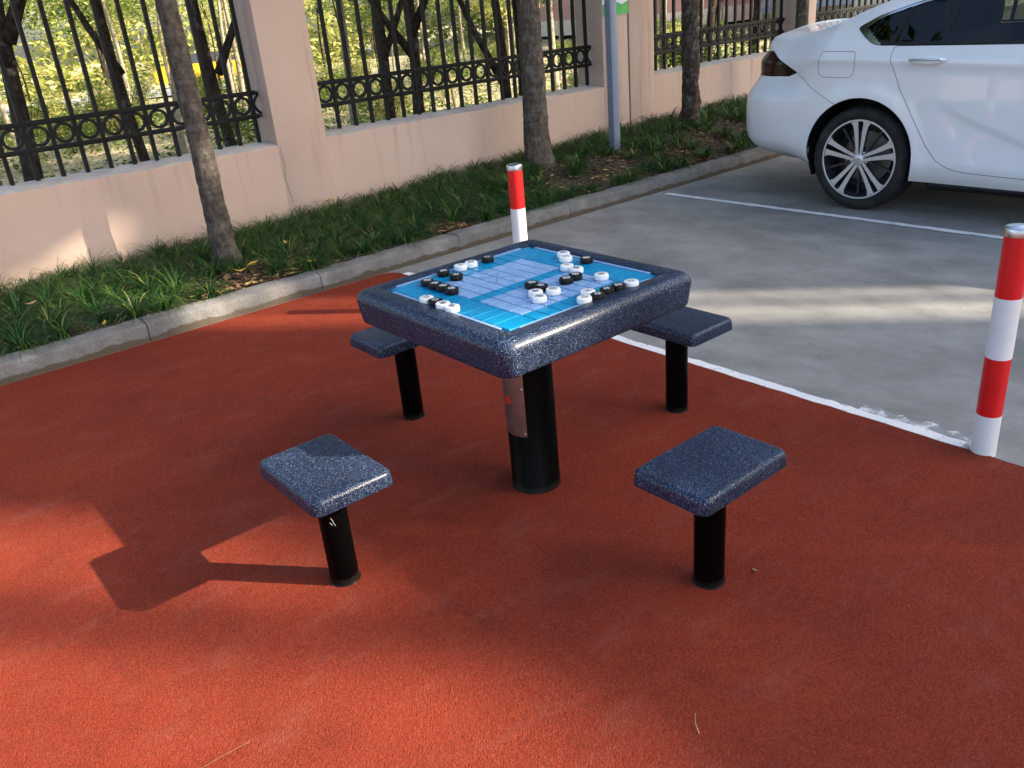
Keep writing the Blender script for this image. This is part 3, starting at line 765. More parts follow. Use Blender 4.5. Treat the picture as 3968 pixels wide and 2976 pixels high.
PIECES = [  # x, y, colour, character, turn, label
 (1.660, 2.199, 'k', '仕', 12, 'black piece alone at the back left edge, nearest the rear bollard'),
 (1.591, 2.201, 'w', '將', 185, 'white piece touching another, right one of the pair at the back left edge'),
 (1.548, 2.202, 'w', '士', 200, 'white piece, left one of the touching pair at the back left edge'),
 (1.475, 2.197, 'k', '炮', 20, 'black piece at the back left edge behind another black piece'),
 (1.475, 2.128, 'k', '卒', 195, 'black piece in front of the lone black one, beside the lavender squares'),
 (1.382, 2.156, 'k', '相', 0, 'black piece, rearmost of the row of four black pieces at the left'),
 (1.379, 2.110, 'k', '傌', -25, 'black piece, second from the rear in the row of four black ones'),
 (1.380, 2.067, 'k', '炮', 170, 'black piece, third in the row of four black ones at the left'),
 (1.379, 2.022, 'k', '俥', 15, 'black piece, front one of the row of four black ones'),
 (1.282, 2.016, 'w', '兵', 215, 'white piece, rearmost of the row on the left table edge'),
 (1.284, 1.974, 'k', '仕', 160, 'black piece between white ones in the row on the left edge'),
 (1.281, 1.931, 'w', '象', 150, 'white piece, third in the row on the left edge, after the black one'),
 (1.281, 1.886, 'w', '象', -12, 'white piece, front one of the row on the left edge'),
 (1.841, 2.019, 'w', '車', 100, 'white piece at the back right edge, behind a touching white one'),
 (1.813, 1.978, 'w', '兵', 20, 'white piece in front of the rearmost white one at the back right'),
 (1.840, 1.909, 'k', '俥', 190, 'black piece resting by the back right edge of the board'),
 (1.747, 1.903, 'w', '士', 210, 'white piece left of a touching white one near the back right'),
 (1.744, 1.856, 'w', '馬', 170, 'white piece just behind the pair of touching black pieces'),
 (1.696, 1.811, 'k', '傌', 175, 'black piece, right one of the touching pair right of centre'),
 (1.652, 1.806, 'k', '相', 0, 'black piece, left one of the touching pair right of centre'),
 (1.742, 1.746, 'w', '車', 178, 'white piece standing alone on the right half of the board'),
 (1.742, 1.624, 'w', '兵', 95, 'white piece at the right end of the row along the front right edge'),
 (1.695, 1.631, 'k', '帥', 10, 'black piece beside the white end piece of the front right row'),
 (1.651, 1.635, 'k', '卒', 100, 'black piece in the middle of the three on the front right edge'),
 (1.602, 1.622, 'k', '卒', 85, 'black piece between two white ones and a black one, front right edge'),
 (1.604, 1.665, 'w', '兵', 130, 'white piece behind the front white one at the front right edge'),
 (1.558, 1.633, 'w', '兵', 250, 'white piece at the left end of the front right group'),
 (1.561, 1.861, 'k', '炮', 30, 'black piece, rear one of the touching pair near the board centre'),
 (1.559, 1.817, 'k', '卒', -10, 'black piece, front one of the touching pair near the board centre'),
 (1.513, 1.790, 'w', '馬', 178, 'white piece behind the front cannon near the board centre'),
 (1.559, 1.763, 'w', '砲', -14, 'white cannon piece in front of the central black pair'),
 (1.488, 1.745, 'w', '砲', -12, 'white cannon piece nearest the viewer at the board centre'),
]
gm_cache = {}
for (x, y, c, chx, turn, lab) in PIECES:
    z = bz+.0034
    r = empty('chess_piece', (x, y, z), lab, 'chess piece', 'chess pieces on the board')
    d = link('disc', disc[c], r); d.rotation_euler = (0, 0, R(random.uniform(0, 360)) if chx not in '砲' else R(-115))
    key = (chx, c)
    if key not in gm_cache:
        me = glyph(chx); me.materials.clear(); me.materials.append(M['ink' if c == 'w' else 'inkw']); gm_cache[key] = me
    t = link('character', gm_cache[key], r); t.location = (0, 0, ph+.0003); t.rotation_euler = (0, 0, -YAW+R(turn))
# ================================================================== WHITE CAR
XC = 6.405
car = empty('parked_car', (XC, 1.7, 0), 'white sedan parked tail-in at the kerb, only its rear half in view', 'car')
PLAN = [(5.475, 3.30), (5.487, 3.50), (5.508, 3.68), (5.545, 3.84), (5.605, 3.97), (5.70, 4.06), (5.86, 4.115), (6.10, 4.14), (XC, 4.148)]
FPLAN = [(5.475, .10), (5.49, -.15), (5.53, -.38), (5.60, -.55), (5.74, -.68), (5.95, -.75), (XC, -.78)]
def dense(pl, n=14):
    out = []
    for i in range(len(pl)-1):
        p0 = pl[i-1] if i else (pl[0][0]*2-pl[1][0], pl[0][1]*2-pl[1][1]); p3 = pl[i+2] if i+2 < len(pl) else (2*XC-pl[i][0], pl[i][1])
        for k in range(n):
            t = k/n; out.append(tuple(.5*((2*pl[i][j])+(pl[i+1][j]-p0[j])*t+(2*p0[j]-5*pl[i][j]+4*pl[i+1][j]-p3[j])*t*t+(3*pl[i][j]-p0[j]-3*pl[i+1][j]+p3[j])*t**3) for j in (0, 1)))
    out.append(pl[-1]); return out
def arc_tab(pts):
    tab = []; L = 0
    for i, p in enumerate(pts):
        if i: L += math.hypot(p[0]-pts[i-1][0], p[1]-pts[i-1][1])
        tab.append((L, p))
    return tab
RT, FT = arc_tab(dense(PLAN)), arc_tab(dense(FPLAN))
S_REAR = 3.30+RT[-1][0]; S_FRONT = .10-FT[-1][0]
def plan_pt(s):
    """point and inward normal of the plan outline at arc position s (s = y along the straight flank)"""
    def look(tab, d):
        for (a, p), (b, q) in zip(tab, tab[1:]):
            if d <= b:
                t = (d-a)/(b-a); t_ = Vector((q[0]-p[0], q[1]-p[1])).normalized(); return Vector((p[0]+(q[0]-p[0])*t, p[1]+(q[1]-p[1])*t)), t_
        p, q = tab[-2][1], tab[-1][1]; return Vector(q), Vector((q[0]-p[0], q[1]-p[1])).normalized()
    if s > 3.30:
        p, t = look(RT, s-3.30); return p, Vector((t.y, -t.x))
    if s < .10:
        p, t = look(FT, .10-s); return p, Vector((-t.y, t.x))
    return Vector((5.475+.010*(1-abs(s-1.7)/1.6)*-1, s)), Vector((1, 0))
REARP = [(.20, .34), (.262, .29), (.285, .24), (.322, .13), (.387, .045), (.447, .012), (.55, 0), (.67, 0), (.735, .010), (.80, .055), (.862, .093), (.97, .10), (1.033, .145), (1.093, .165), (1.135, .21), (1.16, .30), (1.2, .4)]
WC, WF = (3.012, .345), (.185, .345)
def inset(s, z):
    zc = .951+(s-2.04)*.035                      # shoulder crease
    # flank profile
    if z > zc:
        if z < 1.062: a = (z-zc)/(1.062-zc)*.034
        else: a = .034+(z-1.062)*.60-.10*max(0, z-1.30)
        # quarter panel shoulder rolls in earlier behind the rear door
        k = sstep(2.95, 3.5, s); a += k*(.55*max(0, z-1.02)**1.3)
    else:
        d = zc-z; a = .013*sstep(0, .05, d)-.006*sstep(.05, .28, d)
        if z < .36: a += .060*((.36-z)/.15)**1.6
    # blade crease on the doors
    if .3 < s < 2.62:
        zl = .508+(s-1.97)*.385+.02*sstep(2.3, 2.6, s); zl = max(zl, .46)
        dd = zl-z; fade = sstep(2.62, 2.40, s) if False else 1-sstep(2.35, 2.60, s)
        fade *= sstep(.3, .6, s)
        if dd > 0: a += fade*.011*sstep(0, .022, dd)*(1-sstep(.03, .30, dd))
    for (cy, cz) in (WC, WF):                    # arch lips
        q = math.hypot(s-cy, z-(cz+.028)); a -= .012*(1-sstep(.38, .50, q))
    kr = sstep(3.28, 3.74, s); kf = 1-sstep(-.35, .05, s)
    r_ = smooth_tab(REARP, z)
    f_ = .02+.10*max(0, z-.62)+.5*max(0, z-.78)+(.22*((.40-z)/.2)**2 if z < .40 else 0)
    return a*(1-kr)*(1-kf)+r_*kr+f_*kf
def P3(s, z, dep=0):
    p, n = plan_pt(s); d = inset(s, z)+dep
    return (p.x+n.x*d, p.y+n.y*d, z)
TOP = [(S_FRONT, .80), (-.55, .84), (-.30, .93), (.0, .985), (.32, 1.04), (.70, 1.225), (1.02, 1.355), (1.4, 1.425), (1.8, 1.445), (2.2, 1.438), (2.5, 1.413), (2.73, 1.378), (2.95, 1.327), (3.1, 1.280), (3.2, 1.243), (3.32, 1.200), (3.45, 1.166), (3.58, 1.156), (3.75, 1.156), (S_REAR, 1.158)]
def ztop(s): return smooth_tab(TOP, s)
BOT = [(S_FRONT, .22), (-.3, .20), (.5, .225), (2.6, .232), (3.4, .262), (3.6, .262), (S_REAR, .264)]
def zbot(s): return lerp_tab(BOT, s)
def loop_round(poly, r, n=5):
    out = []
    for i, p in enumerate(poly):
        a = Vector(poly[i-1]); b = Vector(p); c = Vector(poly[(i+1) % len(poly)])
        u, v = (a-b), (c-b); q = min(r, u.length*.45, v.length*.45); u.normalize(); v.normalize()
        p0, p1 = b+u*q, b+v*q
        for k in range(n+1):
            t = k/n; out.append(tuple(p0*(1-t)**2+b*2*t*(1-t)+p1*t*t))
    return out
def resample(poly, step, closed=True):
    out = []; n = len(poly)
    for i in range(n if closed else n-1):
        a, b = poly[i], poly[(i+1) % n]; L = math.hypot(b[0]-a[0], b[1]-a[1]); k = max(1, int(L/step))
        out += [(a[0]+(b[0]-a[0])*j/k, a[1]+(b[1]-a[1])*j/k) for j in range(k)]
    if not closed: out.append(poly[-1])
    return out
def inside(p, poly):
    x, y = p; c = False; j = len(poly)-1
    for i in range(len(poly)):
        xi, yi = poly[i]; xj, yj = poly[j]
        if (yi > y) != (yj > y) and x < (xj-xi)*(y-yi)/(yj-yi)+xi: c = not c
        j = i
    return c
def shrink(poly, d):
    area = sum(poly[i-1][0]*poly[i][1]-poly[i][0]*poly[i-1][1] for i in range(len(poly)))
    sg = 1 if area > 0 else -1; out = []; n = len(poly)
    for i in range(n):
        a, b = poly[i-1], poly[(i+1) % n]; t = Vector((b[0]-a[0], b[1]-a[1]))
        if t.length < 1e-9: out.append(poly[i]); continue
        t.normalize(); out.append((poly[i][0]-t.y*d*sg, poly[i][1]+t.x*d*sg))
    return out
# outlines in (s, z)
arch = lambda c: [(c[0]+.383*math.cos(R(a)), c[1]+.028+.379*math.sin(R(a))) for a in range(-30, 211, 6)]
rear_door = loop_round([(2.826, 1.066), (2.838, 1.017), (2.834, .984), (2.799, .896), (2.759, .807), (2.686, .69), (2.614, .571), (2.544, .455), (2.482, .381), (2.398, .335), (2.309, .317), (1.90, .304), (1.735, .30), (1.70, .36), (1.69, .70), (1.715, 1.00), (1.725, 1.056)], .03, 3)
front_door = loop_round([(1.700, 1.056), (1.69, 1.00), (1.665, .70), (1.675, .36), (1.71, .30), (1.3, .298), (.72, .30), (.60, .36), (.57, .60), (.585, .86), (.62, 1.045)], .03, 3)
fuel = loop_round([(3.322, 1.043), (3.082, 1.038), (3.072, .985), (3.088, .874), (3.315, .878), (3.352, .905), (3.340, 1.00)], .045, 5)
dlo = loop_round([(3.132, 1.175), (3.05, 1.115), (2.985, 1.077), (2.92, 1.0665), (.62, 1.0475), (.50, 1.06), (.78, 1.19), (1.05, 1.306), (1.4, 1.374), (1.8, 1.394), (2.2, 1.388), (2.5, 1.362), (2.735, 1.318), (2.992, 1.245)], .03, 3)
tri_win = loop_round([(3.056, 1.178), (2.936, 1.090), (2.874, 1.0885), (2.806, 1.284), (2.98, 1.222)], .008, 2)
rear_win = loop_round([(2.842, 1.088), (2.549, 1.0815), (2.534, 1.310), (2.52, 1.345), (2.68, 1.312), (2.774, 1.286)], .008, 2)
rear_win2 = loop_round([(2.525, 1.081), (1.80, 1.070), (1.80, 1.376), (2.2, 1.370), (2.498, 1.346)], .008, 2)
front_win = loop_round([(1.68, 1.069), (.66, 1.061), (.80, 1.17), (1.06, 1.285), (1.4, 1.353), (1.68, 1.372)], .008, 2)
sL = S_REAR-.42
lamp = loop_round([(3.548, .901), (3.640, .872), (3.86, .866), (sL, .874), (sL+.02, .95), (sL-.06, 1.02), (4.10, 1.034), (3.90, 1.036)], .012, 3)
bump_line = [(3.548, .897), (3.40, .812), (3.20, .708), (3.0, .59)]
side_poly = [(s_, zbot(s_)) for s_ in [S_FRONT+(S_REAR-S_FRONT)*i/120 for i in range(121)]]+[(s_, ztop(s_)) for s_ in [S_REAR+(S_FRONT-S_REAR)*i/160 for i in range(161)]]
loops = [side_poly, resample(arch(WC), .03), resample(arch(WF), .03)]
named = [('triw', tri_win, 0), ('rw', rear_win, 0), ('rw2', rear_win2, 0), ('fw', front_win, 0), ('dlo', dlo, .004), ('fuel', fuel, .0028), ('lamp', lamp, .003), ('rdoor', rear_door, .0032), ('fdoor', front_door, .0032)]
NP = {}
for nm, pl_, gap in named:
    q = resample(pl_, .025); loops.append(q); inn = shrink(q, gap) if gap else None
    if inn: loops.append(inn)
    NP[nm] = (q, inn)
dlo_in = shrink(resample(dlo, .025), .017); loops.append(dlo_in)
lamp_split = [(3.76, .80), (3.80, .95), (3.815, 1.10)]
def build_side():
    vs_, es = [], []
    for lp in loops:
        n0 = len(vs_); vs_ += [Vector(p) for p in lp]; n = len(lp); es += [(n0+i, n0+(i+1) % n) for i in range(n)]
    for ln, w_ in ((bump_line, .0014), ):
        for off in (-w_, w_):
            q = resample([(a, b+off*1.2) for a, b in ln], .02, False); n0 = len(vs_); vs_ += [Vector(p) for p in q]; es += [(n0+i, n0+i+1) for i in range(len(q)-1)]
    z = .20
    while z < 1.46:
        s_ = S_FRONT
        while s_ < S_REAR:
            if zbot(s_)+.01 < z < ztop(s_)-.008: vs_.append(Vector((s_+random.uniform(-.001, .001), z+random.uniform(-.001, .001))))
            s_ += .03
        z += .022
    V, E_, F, *_ = delaunay_2d_cdt(vs_, es, [], 0, 1e-6)
    groups = {}
    A1, A2 = arch(WC), arch(WF)
    for f in F:
        c = (sum(V[i].x for i in f)/len(f), sum(V[i].y for i in f)/len(f))
        if not inside(c, side_poly) or inside(c, A1) or inside(c, A2): continue
        cls = None
        for nm in ('triw', 'rw', 'rw2', 'fw'):
            if inside(c, NP[nm][0]): cls = nm; break
        if cls is None:
            if inside(c, NP['dlo'][0]):
                if not inside(c, NP['dlo'][1]): cls = 'gap'
                elif inside(c, dlo_in) or (c[1] < 1.088 and c[0] < 2.925): cls = 'frame'
                else: cls = 'chrome'
                if cls == 'frame' and c[0] > 2.86 and not (c[1] < 1.088 and c[0] < 2.925): cls = 'chrome' if c[0] > 2.93-(c[1]-1.09)*.35+.0 and not inside(c, shrink(NP['triw'][0], -.004)) else 'frame'
            else:
                for nm in ('fuel', 'lamp', 'rdoor', 'fdoor'):
                    if inside(c, NP[nm][0]):
                        cls = nm if inside(c, NP[nm][1]) else 'gap'; break
        if cls == 'lamp' and c[0] > lerp_tab([(.80, 3.73), (.95, 3.775), (1.10, 3.80)], c[1]): cls = 'lampr'
        if cls is None:
            cls = 'body'
            if c[0] > 3.0:
                zl = lerp_tab([(3.0, .59), (3.2, .708), (3.4, .812), (3.548, .897)], c[0])
                if c[0] <= 3.548:
                    if abs(c[1]-zl) < .0016*1.2: cls = 'gap'
                    elif c[1] < zl and math.hypot(c[0]-WC[0], c[1]-WC[1]) < 2: cls = 'bumper' if c[0] > 3.01 else 'body'
                elif c[1] < .868: cls = 'bumper'
        groups.setdefault(cls, []).append(f)
    return V, groups
SV, SG = build_side()
def side_mesh(faces, dep=0, mirror=False):
    idx = {}; o = MB()
    for f in faces:
        t = []
        for i in f:
            if i not in idx:
                idx[i] = len(o.v); x_, y_, z_ = P3(SV[i].x, SV[i].y, dep); o.v.append((2*XC-x_, y_, z_) if mirror else (x_, y_, z_))
            t.append(idx[i])
        o.f.append(tuple(t) if mirror else tuple(t[::-1]))
    return o
def solidify(o_, t=.003): return o_
doors = {}
for mir in (False, True):
    def part(nm, mat, faces, parent=car, dep=0):
        return side_mesh(faces, dep, mir).build(nm, mat, parent, ang=40, root=car)
    part('side_panel', 'paint', SG['body']); part('bumper', 'paint', SG['bumper'])
    d1 = part('rear_door', 'paint', SG['rdoor']); d2 = part('front_door', 'paint', SG['fdoor'])
    doors[mir] = (d1, d2)
    part('fuel_flap', 'paint', SG['fuel']) if not mir else part('side_panel_infill', 'paint', SG['fuel'])
    lp_ = part('tail_lamp', 'lamp', SG['lamp']); part('red_lens', 'lampr', SG.get('lampr', []), lp_)
    part('window_trim', 'chrome', SG['chrome'], dep=-.004); part('window_frame', 'blk', SG['frame'], dep=.002)
    for nm in ('triw', 'rw', 'rw2', 'fw'): part('side_window', 'glassc' if nm == 'fw' or (mir and nm == 'rw2') else 'glass', SG[nm], dep=.004)
    inner = sum((SG[k] for k in ('body', 'bumper', 'rdoor', 'fdoor', 'fuel', 'lamp', 'lampr', 'chrome', 'gap') if k in SG), [])
    part('inner_shell', 'blk', inner, dep=.016)
# top skin: bonnet, windscreen, roof, rear screen, boot lid
def top_strip(s0, s1, n, mat, name, dep=0, edge=0., crown=(.03, .03)):
    o = MB(); m_ = 14
    for i in range(n+1):
        s_ = s0+(s1-s0)*i/n; x_, y_, z_ = P3(s_, ztop(s_)); cr = crown[0]+(crown[1]-crown[0])*i/n
        hw = XC-x_; cr *= min(1, hw/.5)
        for k in range(m_+1):
            t = (-1+2*k/m_)*(1-edge); o.v.append((XC+t*hw, y_-(.06*(1-t*t) if 2.6 < s_ < 3.46 else 0)*0, z_+cr*(1-abs(t)**2.4)-dep))
    for i in range(n):
        for k in range(m_): a = i*(m_+1)+k; o.f.append((a, a+1, a+m_+2, a+m_+1)[::-1] if s1 < s0 else (a, a+1, a+m_+2, a+m_+1))
    return o.build(name, mat, car, ang=40)
top_strip(S_FRONT+.001, .30, 26, 'paint', 'bonnet', crown=(.03, .06))
top_strip(.30, 1.12, 16, 'glassc', 'windscreen', edge=.05, crown=(.06, .05)); 
top_strip(1.12, 2.52, 24, 'paint', 'roof', crown=(.05, .045))
top_strip(2.52, 3.40, 18, 'glass', 'rear_window', edge=.10, crown=(.045, .012), dep=.004)
top_strip(3.40, S_REAR-.001, 40, 'paint', 'boot_lid', crown=(.012, .05))
for (a, b, e) in ((.30, 1.12, .05), (2.52, 3.40, .10)):      # painted posts beside the screens
    for sg_ in (-1, 1):
        o = MB(); n = 18; cr = (.06, .05) if a < 1 else (.045, .012)
        for i in range(n+1):
            s_ = a+(b-a)*i/n; x_, y_, z_ = P3(s_, ztop(s_)); hw = XC-x_; c_ = (cr[0]+(cr[1]-cr[0])*i/n)*min(1, hw/.5)
            for t in (1, 1-e/2, 1-e-.004): o.v.append((XC+sg_*t*hw, y_, z_+c_*(1-t**2.4)))
        for i in range(n):
            for k in (0, 1): q = i*3+k; o.f.append((q, q+1, q+4, q+3))
        o.build('roof_pillar', 'paint', car, ang=40)
# underbody, wheel housings, seats
rbox(XC-.84, XC+.84, .62, 2.58, .175, .30, .03, 1).build('underbody', 'blk', car)
rbox(XC-.84, XC+.84, .75, 2.45, .28, .34, .02, 1).build('floor', 'blk', car)
MB().box(XC-.70, XC+.70, 3.35, 3.46, .3, 1.0).build('rear_bulkhead', 'blk', car)
MB().box(XC-.72, XC+.72, 2.95, 3.44, 1.02, 1.04).build('parcel_shelf', 'seat', car)
MB().box(XC-.74, XC+.74, .30, .62, .62, 1.0).build('dashboard', 'seat', car)
for c in (WC, WF):
    for sg_ in (-1, 1):
        o = MB(); n = 20
        for i in range(n+1):
            a = R(-25+230*i/n); y_, z_ = c[0]+.385*math.cos(a), c[1]+.028+.382*math.sin(a)
            for xx in (.895, .55): o.v.append((XC+sg_*xx, y_, z_))
        for i in range(n): o.f.append((2*i, 2*i+1, 2*i+3, 2*i+2))
        o.build('wheel_housing', 'blk', car, smooth=True)
        MB().add([(XC+sg_*.60, c[0]-.42, .2), (XC+sg_*.60, c[0]+.42, .2), (XC+sg_*.60, c[0]+.42, .80), (XC+sg_*.60, c[0]-.42, .80)], [(0, 1, 2, 3)]).build('wheel_housing', 'blk', car)
for (sx, sy, wd) in ((-.36, 1.55, .25), (.36, 1.55, .25), (0, 2.55, .68)):
    rbox(XC+sx-wd, XC+sx+wd, sy-.45, sy+.05, .34, .56, .05, 2).build('seat_cushion', 'seat', car, ang=50)
    b = rbox(XC+sx-wd, XC+sx+wd, sy+.02, sy+.16, .5, 1.08, .05, 2)
    b.v = [(x_, y_+(z_-.5)*.32, z_) for x_, y_, z_ in b.v]; b.build('seat_back', 'seat', car, ang=50)
    for hx in ((0,) if wd < .5 else (-.42, .42)):
        rbox(XC+sx+hx-.12, XC+sx+hx+.12, sy+.22, sy+.31, 1.10, 1.26, .03, 2).build('head_rest', 'seat', car, ang=50)
# door handles
def handle(d, y0, y1, z, sg_, xface):
    h = MB(); n = 18
    for i in range(n+1):
        t = i/n; y_ = y0+(y1-y0)*t; w_ = .026*math.sin(math.pi*min(max(t, .03), .97))**.55; out = .030*math.sin(math.pi*t)**.45
        for k in range(10):
            a = 6.28319*k/10; h.v.append((xface-sg_*(out+.010*math.cos(a)), y_, z+.5*(.004)+w_*math.sin(a)))
    for i in range(n):
        for k in range(10): h.f.append((i*10+k, i*10+(k+1) % 10, (i+1)*10+(k+1) % 10, (i+1)*10+k))
    hd = h.build('door_handle', 'paint', d, smooth=True, root=car)
    c = MB().tube([(xface-sg_*(.034+.010*math.sin(math.pi*t)**.5), y0+.02+(y1-y0-.04)*t, z+.008) for t in [i/12 for i in range(13)]], .0062, 8)
    c.build('chrome_strip', 'chrome', d, smooth=True, root=car)
for mir in (False, True):
    sg_ = -1 if mir else 1
    handle(doors[mir][0], 2.476, 2.716, .978, sg_, 2*XC-5.478 if mir else 5.478)
    handle(doors[mir][1], 1.36, 1.60, .958, sg_, 2*XC-5.472 if mir else 5.472)
# parking sensor dot and number-plate recess on the bumper
x_, y_, z_ = P3(3.70, .655, -.001); MB().lathe([(.011, 0), (.009, -.003), (0, -.003)], n=14, axis='x', c=(x_, y_, z_)).build('parking_sensor', 'white', car)
# ---- wheels
def wheel(c, sg_):
    W = empty('wheel', (0, 0, 0)); W.parent = car; OFF[W.name] = Vector((XC, 1.7, 0))
    xo = XC-sg_*.912      # outer face plane
    f = lambda d: xo+sg_*d
    def L(prof, nm, mat, par, n=64, ang=35):
        o = MB().lathe([(r_, f(h)-0) for r_, h in prof], (0, c[0], c[1]), n, 'x'); return o.build(nm, mat, par, ang=ang, root=car)
    ty = L([(.262, .022), (.268, .012), (.285, .004), (.308, .002), (.326, .010), (.338, .024), (.3445, .042), (.3445, .20), (.33, .225), (.26, .225)], 'tyre', 'tyre', W, 72, 60)
    rim = L([(.265, .020), (.2645, .010), (.258, .008), (.252, .010), (.246, .030), (.236, .075), (.226, .20)], 'rim', 'alloyd', W)
    L([(.2655, .014), (.2645, .0075), (.255, .0072), (.2525, .011)], 'rim_lip', 'alloy', W)
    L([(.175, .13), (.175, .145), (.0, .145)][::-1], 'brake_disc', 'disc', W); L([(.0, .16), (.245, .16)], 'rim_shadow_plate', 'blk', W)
    def slabsp(poly, d0, d1, nm, mat, inner=None):
        # poly in (radial r, tangential t); rotate later
        return poly
    def P(r_, t, ang): a = R(ang); return (c[0]+r_*math.cos(a)-t*math.sin(a), c[1]+r_*math.sin(a)+t*math.cos(a))
    for k in range(5):
        ang = 90+72*k
        for q in (-1, 1):
            # one leg of a split spoke: (r, t) quad strip; wide root at rim
            L_ = [(.030, .003, .023), (.075, .0055, .028), (.13, .009, .0355), (.19, .014, .046), (.222, .0175, .054), (.240, .018, .070), (.2535, .016, .090)]
            o = MB(); n = len(L_)
            for r_, t0, t1 in L_:
                dep = .020-.008*(r_/.25)
                for t in (t0, t1):
                    y_, z_ = P(r_, q*t, ang); o.v += [(f(dep), y_, z_), (f(dep+.028), y_, z_)]
            for i in range(n-1):
                a = i*4; b = a+4
                o.f += [(a, b, b+2, a+2), (a+1, a+3, b+3, b+1), (a, a+1, b+1, b), (a+2, b+2, b+3, a+3)]
            sp_ = o.build('spoke', 'alloy', W, root=car)
            sp_.data.materials.append(M['alloyd'])
            for pf in sp_.data.polygons:
                if abs(pf.normal.x) < .6: pf.material_index = 1
        # thin dark spoke between pairs
        o = MB()
        for r_, t in ((.05, .012), (.12, .006), (.24, .009)):
            for tt in (-t, t):
                y_, z_ = P(r_, tt, ang+36); o.v += [(f(.045), y_, z_), (f(.07), y_, z_)]
        for i in range(2):
            a = i*4; b = a+4; o.f += [(a, b, b+2, a+2), (a, a+1, b+1, b), (a+2, b+2, b+3, a+3)]
        o.build('thin_spoke', 'alloyd', W, root=car)
        y_, z_ = P(.057, 0, ang+36)
        MB().lathe([(.010, f(.05)), (.010, f(.026)), (.006, f(.021)), (0, f(.020))], (0, y_, z_), 12, 'x').build('wheel_bolt', 'chrome', W, ang=40, root=car)
    hubc = L([(.036, .03), (.036, .014), (.030, .010), (0, .009)], 'hub_cap', 'alloy', W, 32)
    for k in (-1, 0, 1):                         # three small slanted shields in the hub cap
        o = MB(); base = [(-.0055, .011), (.0055, .013), (.0045, -.006), (-.001, -.013), (-.0055, -.006)]
        pts_ = [(c[0]+sg_*(k*.0105+a+b*.25), c[1]+b+k*-.003) for a, b in base]
        o.v = [(f(.0078), y_, z_) for y_, z_ in pts_]+[(f(.0095), y_, z_) for y_, z_ in pts_]; n = 5
        o.f = [tuple(range(5)), tuple(range(5, 10))[::-1]]+[(i, (i+1) % 5, 5+(i+1) % 5, 5+i) for i in range(5)]
        o.build('emblem_shield', 'chrome', hubc, root=car)
for c in (WC, WF):
    wheel(c, 1); wheel(c, -1)
# ================================================================== THE PARK BEYOND THE WALL
random.seed(51)
def place_px(u, v, y):            # ground point seen at image fraction (u, v) on depth plane y
    return None
crowns = []
def bay(x, y):
    q = x/y
    return 'seen through the left fence panel' if q < .45 else 'hidden behind the nearest pink pillar' if q < .5 else 'seen through the second fence panel' if q < 1.0 else 'seen through the third fence panel'
for k in range(4):
    o = MB()
    for _ in range(13):
        a = random.uniform(0, 6.28); q = random.uniform(.1, 1.5); leaf_cloud(o, (q*math.cos(a), q*math.sin(a), random.uniform(-1.3, 1.0)), random.uniform(.35, .7), 260, .046, .75)
    me = o.mesh('crown'); me.materials.append(M['leafy' if k % 2 else 'leafg']); crowns.append(me)
def branch_set(o, x, y, z, r0, n, L):
    for i in range(n):
        a = random.uniform(0, 6.28); l = L*random.uniform(.6, 1.2); zz = z+random.uniform(-.5, .8)
        o.tube([(x, y, zz), (x+.5*l*math.cos(a), y+.5*l*math.sin(a), zz+.45*l), (x+l*math.cos(a), y+l*math.sin(a), zz+.8*l)], [r0*.5, r0*.35, r0*.12], 6)
PT = []
def park_tree(x, y, rad, h, bark, lean, label, fork=None, low=None, ck=None):
    g0 = parkz(x, y)*sstep(6.5, 9, y)
    r = empty('park_tree', (x, y, g0), label, 'tree', 'trees in the sunny park')
    pts = []; n = 7
    for i in range(n+1):
        t = i/n; pts.append((x+lean[0]*t*h*.5+.05*math.sin(t*5+x), y+lean[1]*t*h*.5, g0-.05+t*h))
    o = trunk_mesh(pts, [rad*(1.25 if i == 0 else 1-.55*i/n) for i in range(n+1)], 9, .03, 2)
    if fork:
        for fz, dx, dy, L in fork:
            o.tube([(x+lean[0]*fz*.5, y, g0+fz), (x+lean[0]*fz*.5+dx*.45*L, y+dy*.45*L, g0+fz+.4*L), (x+lean[0]*fz*.5+dx*L, y+dy*L, g0+fz+L)], [rad*.72, rad*.55, rad*.35], 8)
    branch_set(o, pts[-1][0], pts[-1][1], g0+h, rad, 4, 1.1)
    o.build('trunk', bark, r, smooth=True)
    k = random.randrange(4) if ck is None else ck
    c = link('crown', crowns[k], r); c.location = (pts[-1][0]-x, pts[-1][1]-y, h+.7); s = random.uniform(.8, 1.25); c.scale = (s, s, s*.85); c.rotation_euler = (0, 0, random.uniform(0, 6.28))
    PT.append((x, y))
